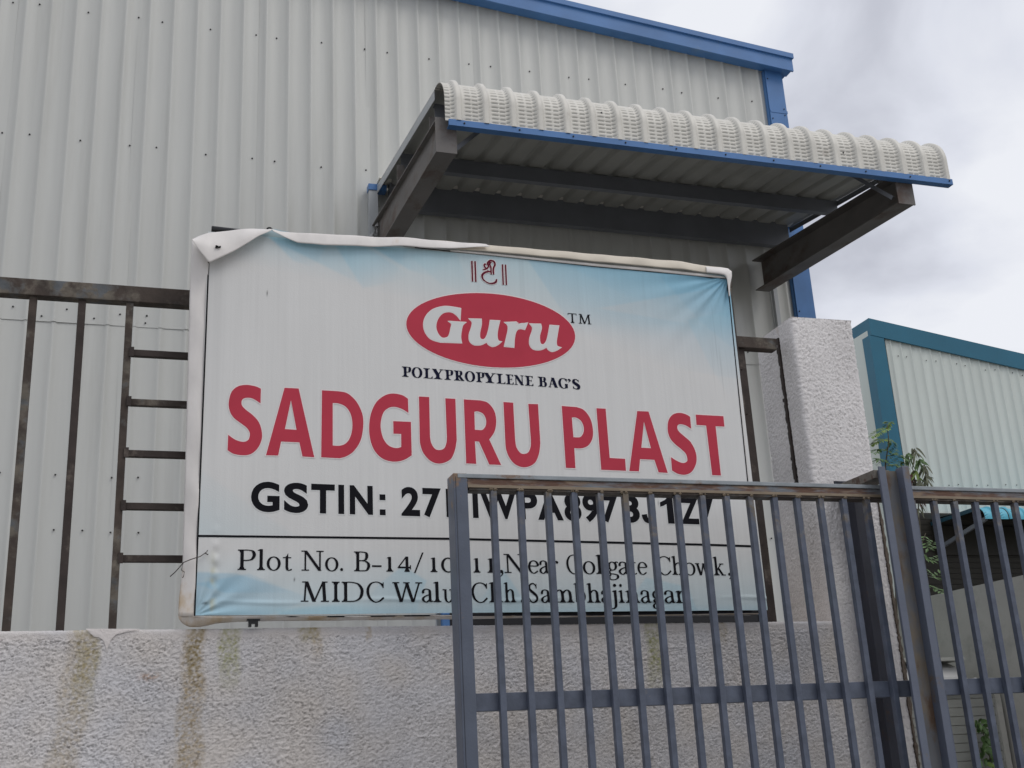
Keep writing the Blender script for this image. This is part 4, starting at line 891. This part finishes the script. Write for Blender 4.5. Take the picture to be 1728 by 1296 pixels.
# top: print top edge to folded strip
top_print = [(352, 440), (370, 425), (420, 400), (470, 392), (520, 410), (600, 411), (690, 414), (790, 424.5), (886, 435.5), (1000, 446.5), (1152, 460.5), (1228, 467.5)]
fold_up = [(457, 387), (473, 391), (520, 393.5), (580, 397), (640, 399.5), (700, 402.5), (760, 407.5), (820, 413)]
fold_lo = [(461, 391), (483, 401), (503, 409), (545, 414), (580, 414.5), (640, 415.5), (700, 416.5), (760, 419), (826, 417)]
ruled('folded_strip', zl(fold_up, 4.150), zl(fold_lo, 4.140), M_margin, brd, 120, 8, bulge=.0015, wav=.0045, seed=8, thick=.0015)
c_up = [(690, 402.5), (760, 407.5), (820, 413.5), (900, 420), (1000, 428.5), (1100, 437), (1150, 441.5), (1190, 448.5), (1222, 452), (1232, 456)]
c_lo = [(690, 414), (760, 419), (830, 425), (900, 431), (1000, 441), (1100, 450), (1150, 454.5), (1190, 459.5), (1222, 463), (1230, 466)]
ruled('aged_strip', zl(c_up, 4.158), zl(c_lo, 4.150), M_cream, brd, 140, 7, bulge=.002, wav=.0025, seed=9, thick=.0015)
w_up = [(760, 421.5), (830, 427.5), (900, 434.5), (1000, 444.5), (1100, 453), (1190, 462.5), (1226, 467)]
w_lo = [(760, 424), (830, 431), (900, 438.5), (1000, 449), (1100, 458), (1190, 467), (1227, 470)]
ruled('white_hem', zl(w_up, 4.1585), zl(w_lo, 4.160), M_margin, brd, 90, 3, thick=.001)
line_strip('border_line', [(700, 418), (830, 431), (1000, 449.5), (1228, 471)], 1.5, .0018)
ruled('corner_roll', zl([(1190, 449), (1215, 451), (1228, 453), (1234.5, 458), (1235, 466), (1232, 480), (1231, 500)], 4.160), zl([(1192, 460), (1212, 462), (1222, 464), (1226, 468), (1227, 473), (1228.5, 483), (1230, 500)], 4.145), M_margin, brd, 40, 6, bulge=.006, thick=.0015)
# big folded corner flap
fl_up = [(324, 405), (336, 399.5), (352, 394), (375, 390.5), (400, 388), (425, 386.5), (445, 386), (458, 387)]
fl_lo = [(324, 406), (338, 425), (353, 443.5), (375, 433), (397, 422), (418, 410), (436, 398.5), (458, 388)]
ruled('corner_flap', zl(fl_up, 4.150), zl(fl_lo, 4.118), M_margin, brd, 60, 16, bulge=.010, wav=.004, seed=12, thick=.002)
m = MB()
for k in range(14):
    x, y = 368 + RNG.uniform(-4, 4), 416 + RNG.uniform(-1.6, 1.6); p = at(x, y, 4.112); r = RNG.uniform(.001, .0028)
    m.prism([(p[0] + r * 1.3 * math.cos(a), p[2] + r * math.sin(a)) for a in np.linspace(0, 5.2, 6)], 1, 4.110, 4.125)
m.build('dirt_spot', M_black, brd)
# the print continues behind flap up to the folded edge
gx2, gz2 = np.meshgrid(np.linspace(BX0, 1.2, 60), np.linspace(3.600, 3.652, 8), indexing='ij')
c_ = np.ones(gx2.shape + (3,)) * np.array([.40, .52, .56])
keep = None
P3 = np.stack([gx2, YB + .001 + 0 * gx2, gz2], -1)
hz = np.interp(gx2[:, 0], [BX0, .30, .47, .6, .9, 1.2], [3.60, 3.60, 3.640, 3.622, 3.615, 3.601])
P3[..., 2] = 3.600 + (hz[:, None] - 3.600) * np.linspace(0, 1, 8)[None]
grid_mesh('upper_print_edge', P3, M_banner, brd, color=c_)
m = MB().box(.20, 2.42, 4.178, 4.205, 2.19, 2.215).box(.20, 2.42, 4.178, 4.205, 3.56, 3.585)
for x in (.205, .92, 1.65, 2.39): m.box(x, x + .025, 4.18, 4.203, 2.215, 3.56)
m.build('steel_frame', M_rust_d, brd)
MB().box(.19, .225, 4.20, 4.265, 2.9, 2.93).box(2.38, 2.41, 4.205, 4.265, 2.9, 2.93).box(1.2, 1.23, 4.205, 4.265, 3.35, 3.38).build('frame_tie', M_rust_d, brd)
MB().box(1.32, 2.35, 4.20, 4.232, 2.168, 2.19).build('gap_dark_strip', M_black, brd)  # dark of the gap below the board, drawn as a black strip
# clamp below the board
p = at(427, 1050, 4.19)
MB().box(p[0] - .022, p[0] + .022, 4.175, 4.20, p[2] + .004, p[2] + .014).box(p[0] - .016, p[0] - .006, 4.178, 4.197, p[2] - .016, p[2] + .004).box(p[0] + .006, p[0] + .016, 4.178, 4.197, p[2] - .016, p[2] + .004).box(p[0] - .006, p[0] + .006, 4.178, 4.197, p[2] - .006, p[2] + .004).build('clamp', M_black, brd)
# tie wire
tw = [at(348, 932, 4.155), at(338, 939, 4.15), at(322, 944, 4.145), at(310, 949, 4.15), at(303, 957, 4.15), at(296, 965, 4.15), at(287, 973, 4.15)]
MB().tube(tw, .0016, 6).build('tie_wire', M_rust_d, brd, smooth=True)
MB().tube([at(309, 950, 4.152), at(306, 962, 4.145), at(311, 965, 4.14), at(310, 972, 4.14), at(308, 975, 4.14)], .0014, 6).build('tie_wire', M_rust_d, brd, smooth=True)
MB().tube([at(350, 929, 4.158), at(347, 934, 4.150), at(351, 936, 4.155)], .002, 6).build('tie_knot', M_rust_d, brd)

# black pipe lying behind the flap
pa_, pb_ = at(357, 388, 4.20), at(470, 399, 4.20)
m = MB(); d = (pb_ - pa_); n = 14; V = []; r = .0155
for q, rr in ((pa_, r), (pa_ + d, r * .8), (pa_ + d, r * .6), (pa_, r * .8)):
    for k in range(n): a = 2 * math.pi * k / n; V.append((q[0], q[1] + rr * math.sin(a), q[2] + rr * math.cos(a)))
Fc = []
for s in range(4):
    for k in range(n): Fc.append((s * n + k, s * n + (k + 1) % n, ((s + 1) % 4) * n + (k + 1) % n, ((s + 1) % 4) * n + k))
tag(m.add(V, Fc).build('black_pipe', M_black, None, smooth=True), 'short black pipe sticking out behind the folded corner of the name board', 'pipe')
c = at(455, 388, 4.175); m = MB()
ring = [c + np.array([.010 * math.cos(a), .002 * math.sin(a), .010 * math.sin(a)]) for a in np.linspace(-.4, math.pi + .4, 12)]
tag(m.tube(ring, .0035, 8).build('hose_ring', M_black, None, smooth=True), 'small black ring peeping over the tip of the folded flap', 'ring')

# ------------------------------------------------------------------ sliding gate
YG = 3.8
gate = thing('sliding_gate', 'slate blue steel bar gate with rusty top rail in front of the name board', 'gate', (2.2, YG, 0))
MB().box(1.045, 1.095, YG, YG + .085, .08, 2.603).build('stile', M_gstile, gate, bevel=.004)
MB().box(1.052, 1.052 + .0015, YG - .0012, YG + .001, .08, 2.59).build('stile_seam', M_postdark, gate)
MB().box(1.095, 4.6, YG - .001, YG + .0038, 2.5535, 2.5635).build('rail_strip', M_gtan, gate)
tr_ = MB().box(1.095, 4.6, YG + .004, YG + .07, 2.553, 2.586).build('top_rail', M_gtop, gate, bevel=.003)
MB().box(1.06, 4.6, YG - .002, YG + .05, 2.5865, 2.601).build('rail_lip', M_glip, tr_, bevel=.002)
MB().box(1.10, 4.6, YG + .003, YG + .06, 2.546, 2.5525).build('rail_ledge', M_rust, tr_)
MB().box(1.0955, 4.6, YG + .027, YG + .065, 1.816, 1.873).build('mid_rail', M_gate, gate, bevel=.002)
MB().box(1.0955, 4.6, YG + .027, YG + .065, .70, .757).build('mid_rail', M_gate, gate, bevel=.002)
MB().box(1.0955, 4.6, YG, YG + .065, .08, .14).build('bottom_rail', M_gate, gate, bevel=.002)
bx = [1.173, 1.271, 1.372, 1.472, 1.568, 1.664, 1.764, 1.868, 1.965, 2.066, 2.162, 2.263, 2.359, 2.46, 2.56, 2.661, 2.763, 2.864, 2.963, 3.06, 3.158, 3.252, 3.347] + [3.347 + .097 * k for k in range(1, 12)]
for i, x in enumerate(bx):
    x += .003
    e1_, e2_ = RNG.normal(0, .0012, 2)
    MB().hexa([(x + e1_, YG + .002, .14), (x + .0215 + e1_, YG + .002, .14), (x + .0215 + e1_, YG + .026, .14), (x + e1_, YG + .026, .14), (x + e2_, YG + .002, 2.5455), (x + .0215 + e2_, YG + .002, 2.5455), (x + .0215 + e2_, YG + .026, 2.5455), (x + e2_, YG + .026, 2.5455)]).build('bar', M_gate, gate, bevel=.002)
m = MB()
for x in bx:
    for k in range(4):
        c = np.array([x + .012 + RNG.uniform(-.014, .014), YG + .001, 2.549]); r = RNG.uniform(.003, .008)
        V = [c + r * np.array(v) for v in ((1, 0, 0), (-1, 0, 0), (0, 1, 0), (0, -1, 0), (0, 0, 1), (0, 0, -1))]
        m.add(V, [(0, 2, 4), (2, 1, 4), (1, 3, 4), (3, 0, 4), (2, 0, 5), (1, 2, 5), (3, 1, 5), (0, 3, 5)])
o = m.build('weld_beads', M_gtan, gate); o['kind'] = 'stuff'

# guide post: rear plate on the pillar, arm over the gate, front channel
gp = thing('gate_guide_post', 'grey blue steel channel post with an arm over the gate, fixed to the plastered pillar', 'post', (2.76, 3.76, 0))
YC = 3.715
m = MB().box(2.683, 2.712, YC, YC + .006, 0, 2.652).box(2.706, 2.712, YC + .006, YC + .045, 0, 2.648)
MB().box(2.7125, 2.7875, YC + .04, YC + .046, 0, 2.646).build('channel_web', M_web, gp)
m.box(2.788, 2.794, YC + .006, YC + .045, 0, 2.655).box(2.788, 2.818, YC, YC + .006, 0, 2.657)
m.build('front_channel', M_post, gp, bevel=.0015)
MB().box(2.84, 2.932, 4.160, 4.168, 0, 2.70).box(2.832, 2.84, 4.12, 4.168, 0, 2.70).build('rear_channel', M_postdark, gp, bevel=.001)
arm = MB().hexa([(2.69, 3.76, 2.618), (2.76, 3.76, 2.618), (2.90, 4.16, 2.655), (2.80, 4.16, 2.655), (2.69, 3.76, 2.650), (2.76, 3.76, 2.650), (2.90, 4.16, 2.695), (2.80, 4.16, 2.695)]).build('arm', M_armr, gp, bevel=.002)
MB().hexa([(2.795, 4.13, 2.655), (2.90, 4.13, 2.655), (2.90, 4.185, 2.66), (2.79, 4.185, 2.66), (2.795, 4.13, 2.70), (2.90, 4.13, 2.70), (2.90, 4.185, 2.715), (2.79, 4.185, 2.715)]).build('wall_lug', M_postdark, gp, bevel=.004)

# ------------------------------------------------------------------ driveway side: side wall, louvred cabinet
sw = MB().hexa([(7.2, 3.0, 0), (7.4, 3.0, 0), (7.4, 13, 0), (7.2, 13, 0), (7.2, 3.0, 2.93), (7.4, 3.0, 2.93), (7.4, 13, 3.10), (7.2, 13, 3.10)]).build('side_wall', M_side)
tag(sw, 'smooth grey plastered side wall beyond the gate on the right', 'wall')
cab = thing('louvred_cabinet', 'pale slatted cabinet with a glossy white hood standing by the grey side wall', 'cabinet', (6.6, 8.8, 0))
MB().box(5.2, 7.16, 8.76, 9.4, 0, 2.08).build('body', M_side, cab)
for k in range(29): MB().hexa([(5.22, 8.745, .06 + k * .0715), (7.11, 8.745, .06 + k * .0715), (7.11, 8.758, .06 + k * .0715), (5.22, 8.758, .06 + k * .0715),
                          (5.22, 8.728, .124 + k * .0715), (7.11, 8.728, .124 + k * .0715), (7.11, 8.758, .124 + k * .0715), (5.22, 8.758, .124 + k * .0715)]).build('slat', M_slat, cab)
MB().box(7.11, 7.165, 8.72, 8.757, 0, 2.10).build('corner_post', M_side, cab)
hd = MB().prism([(8.70, 2.10), (8.70, 2.16), (8.72, 2.24), (8.78, 2.32), (8.9, 2.37), (9.35, 2.37), (9.35, 2.10)], 0, 5.3, 6.82).build('hood', M_gloss, cab)
MB().box(5.25, 6.85, 8.69, 9.38, 2.372, 2.40).build('lid', M_slat, hd)
for x in (6.58, 6.95): MB().tube([(x - .16, 8.68, 2.16), (x - .05, 8.67, 2.20), (x + .06, 8.68, 2.18), (x + .14, 8.70, 2.13)], .035, 10, .25).build('bulge', M_gloss, cab, smooth=True)

# ------------------------------------------------------------------ neighbouring building
YN = 16.0; kN = YN / 20
def nb(x, y): return at(x, y, YN)
cA, cB = nb(1463, 539), nb(1728, 600); slopeN = (cB[2] - cA[2]) / (cB[0] - cA[0])
ntop = lambda x: cA[2] + slopeN * (x - cA[0])
nbo = thing('neighbour_building', 'pale green ribbed metal shed with teal eave and corner trim on the right', 'building', (cA[0] + 3, YN, 0))
xl = nb(1476, 567)[0] - .14
XN0 = nb(1505.5, 600)[0]; 
pitchN = (nb(1611, 600)[0] - XN0) / 6.5
pitchN = .1945
clad_sheets(nbo, XN0, 7, pitchN, 5, 0, lambda x: ntop(x) - .2, YN, M_clad2, seed=31)
MB().hexa([(xl + .03, YN + .03, 0), (xl + 7.5, YN + .03, 0), (xl + 7.5, YN + 10, 0), (xl + .03, YN + 10, 0), (xl + .03, YN + .03, ntop(xl) - .2), (xl + 7.5, YN + .03, ntop(xl + 7.5) - .2), (xl + 7.5, YN + 10, ntop(xl + 7.5) - .2), (xl + .03, YN + 10, ntop(xl) - .2)]).build('wall', M_clad2, nbo)
x9 = xl + 7.6; e0, e1 = 0.0, .305; x8 = cA[0] - .01
def nslope(x0, x1, y0, y1, d0, d1): return MB().hexa([(x0, y0, ntop(x0) - d1), (x1, y0, ntop(x1) - d1), (x1, y1, ntop(x1) - d1), (x0, y1, ntop(x0) - d1), (x0, y0, ntop(x0) - d0), (x1, y0, ntop(x1) - d0), (x1, y1, ntop(x1) - d0), (x0, y1, ntop(x0) - d0)])
nt_ = nslope(x8, x9, YN - .06, YN - .03, 0, e1).build('eave_trim', M_teal, nbo)
nslope(x8 + .002, x8 + .03, YN - .0299, YN + 10, 0, e1).build('side_trim', M_teal, nt_)
nslope(x8 + .03, x9, YN - .029, YN + 10, .02, .04).build('roof_sheet', M_clad2, nbo)
xt = nb(1493, 600)[0]
MB().box(xl - .005, xt, YN - .052, YN - .03, 0, cA[2] - .31).box(xl - .005, xl + .015, YN - .0299, YN + .16, 0, cA[2] - .31).build('corner_trim', M_teal, nbo)
sc = []
for z in (cA[2] - .62, cA[2] - 2.85, cA[2] - 5.2):
    for k in range(18):
        if k % 3 != 2: sc.append((XN0 + pitchN * (k + .5) + random.uniform(-.02, .02), z + slopeN * .6 * pitchN * k * (z > 7) + random.uniform(-.02, .02)))
screws(nbo, sc, YN - .012, .011)
# its shutter and teal canopy
zc = nb(1640, 868)[2]
shx0, shx1 = nb(1550, 950)[0] + .02, nb(1728, 950)[0] + 2.2
sh = MB().box(shx0, shx1, YN - .05, YN - .032, 0, 5.36).build('roller_shutter', M_brown, nbo)
for k in range(61): MB().hexa([(shx0, YN - .062, k * .0875), (shx1, YN - .062, k * .0875), (shx1, YN - .05, k * .0875), (shx0, YN - .05, k * .0875), (shx0, YN - .078, k * .0875 + .078), (shx1, YN - .078, k * .0875 + .078), (shx1, YN - .05, k * .0875 + .078), (shx0, YN - .05, k * .0875 + .078)]).build('shutter_slat', M_brown, sh)
yf = YN - 1.35; q0 = at(1662, 872, yf); xs = np.linspace(q0[0], q0[0] + 5, 500)
Pn = canopy_surface(xs, off=0, crimps=True, x0=q0[0] + .18, pitch=.29, base=(yf, q0[2] - .03), R=.17, back=YN - .08, slope=.06, ncr=6, lipn=1, lip=.03)
nc = grid_mesh('canopy_sheet', Pn, M_teal2, nbo, smooth=False)
Qn = canopy_surface(xs[::3], off=-.006, crimps=False, x0=q0[0] + .18, pitch=.29, base=(yf, q0[2] - .03), R=.17, back=YN - .08, slope=.06, ncr=6, lipn=1, lip=.03)
grid_mesh('sheet_lining', Qn[::-1], M_brown, nc, smooth=False)  # underside in near-black brown: shade below the canopy put into the colour
MB().box(q0[0], q0[0] + 5, YN - .14, YN - .085, q0[2] - .35, q0[2] + .12).build('head_box', M_brown, nc)
for dx in (.12, 3.0):
    MB().bar((q0[0] + dx, YN - .05, q0[2] - .22), (q0[0] + dx, yf + .12, q0[2] + .0), .04, .06).build('strut', M_purlin, nc)
MB().box(q0[0] + .02, q0[0] + 5, yf + .6, yf + .64, q0[2] + .08, q0[2] + .17).build('purlin', M_brown, nc)
MB().box(q0[0] - .012, q0[0] - .001, yf + .1, YN - .08, q0[2] + .13, q0[2] + .19).build('end_flashing', M_dkteal, nc)

# ------------------------------------------------------------------ plants
def leaflet(m, p, d, up, L_, w):
    p, d, up = Vector(p), Vector(d).normalized(), Vector(up).normalized(); s = d.cross(up).normalized()
    m.add([p, p + d * L_ * .45 + s * w * .5 + up * L_ * .05, p + d * L_, p + d * L_ * .45 - s * w * .5 + up * L_ * .05], [(0, 1, 2), (0, 2, 3)])
def frond(m, pts, L_, w, n=16, droop=0.0):
    c = catmull([list(map(float, p)) for p in pts], 6); k = np.linspace(0, len(c) - 1.01, n)
    for j, t in enumerate(k):
        i = int(t); p = c[i] + (c[i + 1] - c[i]) * (t - i); d = Vector(c[i + 1] - c[i]).normalized(); up = Vector((0, -.5, .85))
        s = d.cross(up).normalized()
        for sg in (-1, 1):
            f = .6 + .4 * math.sin(math.pi * (j + 1) / (n + 1))
            leaflet(m, p, s * sg + d * .55 + Vector((RNG.uniform(-.15, .15), 0, -droop + RNG.uniform(-.2, .2))), up, L_ * f, w)
YP = 5.6
pl = thing('weed_sapling', 'young feathery green sapling rising behind the gate guide post', 'plant', at(1500, 1290, YP))
A = lambda x, y, dy=0: at(x, y, YP + dy)
MB().tube([at(1520, 1290, YP), A(1512, 1000), A(1500, 860), A(1494, 785), A(1500, 745), A(1497, 716)], .007, 6, .3).build('stem', M_stem, pl, smooth=True)
for i, (pts, mt_) in enumerate(((((1499, 722), (1485, 727), (1470, 737)), 0), (((1498, 742), (1484, 742), (1471, 750)), 0), (((1497, 760), (1485, 758), (1473, 764)), 1), (((1496, 780), (1484, 774), (1475, 783)), 1),
     (((1497, 716), (1500, 712), (1494, 722)), 0), (((1499, 740), (1506, 748), (1500, 758)), 1), (((1497, 782), (1515, 768), (1532, 775)), 1), (((1497, 786), (1518, 778), (1530, 790)), 1), (((1500, 786), (1512, 784), (1526, 796)), 1), (((1498, 770), (1505, 766), (1510, 758)), 1))):
    m = MB(); n = 12
    frond(m, [A(*p, RNG.uniform(-.06, .06)) for p in pts], .044, .015, 15, .25); m.build('leaf_frond', M_leaf[mt_], pl)
for pts in (((1560, 905), (1566, 925), (1575, 915)), ((1560, 935), (1570, 945), (1585, 940)), ((1562, 960), (1575, 975), (1590, 965)), ((1556, 985), (1572, 990), (1592, 1000))):
    m = MB(); frond(m, [A(*p, RNG.uniform(-.06, .06)) for p in pts], .05, .018, 9, .1); m.build('leaf_frond', M_leaf[1], pl)
MB().tube([A(1512, 1000), A(1540, 960), A(1562, 900)], .004, 5, .5).build('stem', M_stem, pl, smooth=True)
p2 = thing('drooping_weed', 'wilting plant with drooping narrow leaves just right of the guide post', 'plant', at(1550, 1290, YP + .2))
MB().tube([at(1560, 1290, YP + .2), A(1556, 1000, .2), A(1553, 900, .2), A(1548, 830, .2), A(1540, 790, .2), A(1543, 757, .2)], .006, 6, .4).build('stem', M_stem, p2, smooth=True)
MB().tube([A(1548, 830, .2), A(1530, 790, .2), A(1533, 765, .2)], .004, 5, .4).build('stem', M_stem, p2, smooth=True)
MB().tube([A(1549, 835, .2), A(1562, 800, .2), A(1560, 782, .2)], .004, 5, .4).build('stem', M_stem, p2, smooth=True)
def blade(m, a, b, w, sag):
    a, b = np.array(a), np.array(b); n = 7; V = []; Fc = []
    d = Vector(b - a).normalized(); s = d.cross(Vector((.2, -1, .3))).normalized()
    for i in range(n + 1):
        t = i / n; c = Vector(a + (b - a) * t); c.z -= sag * t * t; ww = w * math.sin(math.pi * min(1, .12 + t * .88)) ** .8 * .5
        V += [c + s * ww, c + Vector((0, .3 * ww, -.5 * ww)), c - s * ww]
    for i in range(n):
        q = 3 * i; Fc += [(q, q + 1, q + 4, q + 3), (q + 1, q + 2, q + 5, q + 4)]
    m.add(V, Fc)
for j in range(105):
    t = RNG.uniform(0, 1); sx, sy = [(1543, 762), (1552, 775), (1560, 790), (1545, 800), (1550, 815), (1533, 770), (1562, 808), (1538, 805)][j % 8]
    a = A(sx + RNG.uniform(-4, 4), sy + RNG.uniform(-6, 6), .2 + RNG.uniform(-.06, .06)); ang = RNG.uniform(-2.2, 1.6)
    b = a + np.array([math.sin(ang) * RNG.uniform(.02, .055), RNG.uniform(-.05, .03), -RNG.uniform(.0, .05)])
    m = MB(); blade(m, a, b, RNG.uniform(.013, .024), RNG.uniform(.01, .05)); 
    m.build('leaf', M_leaf[3] if sx < 1540 and sy > 800 or (j % 8 == 7) else M_leaf[[2, 1, 2, 0][j % 4]], p2)
for j in range(10):
    a = A(1551 + RNG.uniform(-4, 4), 835 + RNG.uniform(0, 24), .2); m = MB(); blade(m, a, a + np.array([RNG.uniform(-.03, .03), -.02, -.04]), .014, .03); m.build('leaf', M_leaf[[2, 3][j % 2]], p2)
vy = thing('climbing_weed', 'dark green leafy weed growing against the slatted cabinet', 'plant', at(1668, 1296, 8.6))
MB().tube([(6.98, 8.6, 0), (6.97, 8.6, .8), at(1674, 1290, 8.6), at(1665, 1260, 8.6), at(1655, 1220, 8.6)], .008, 5, .4).build('stem', M_stem, vy)
for j in range(60):
    y = RNG.uniform(1216, 1330); x = 1654 + (y - 1216) * .20 + RNG.normal(0, 3 + (y - 1216) * .09)
    a = at(x, y, 8.6 + RNG.uniform(-.05, .05)); m = MB(); ang = RNG.uniform(0, 6.28)
    blade(m, a, a + np.array([.06 * math.cos(ang), -.03, .05 * math.sin(ang)]), .045, .02); m.build('leaf', M_leaf[1 if y < 1270 or j % 3 else 0], vy)
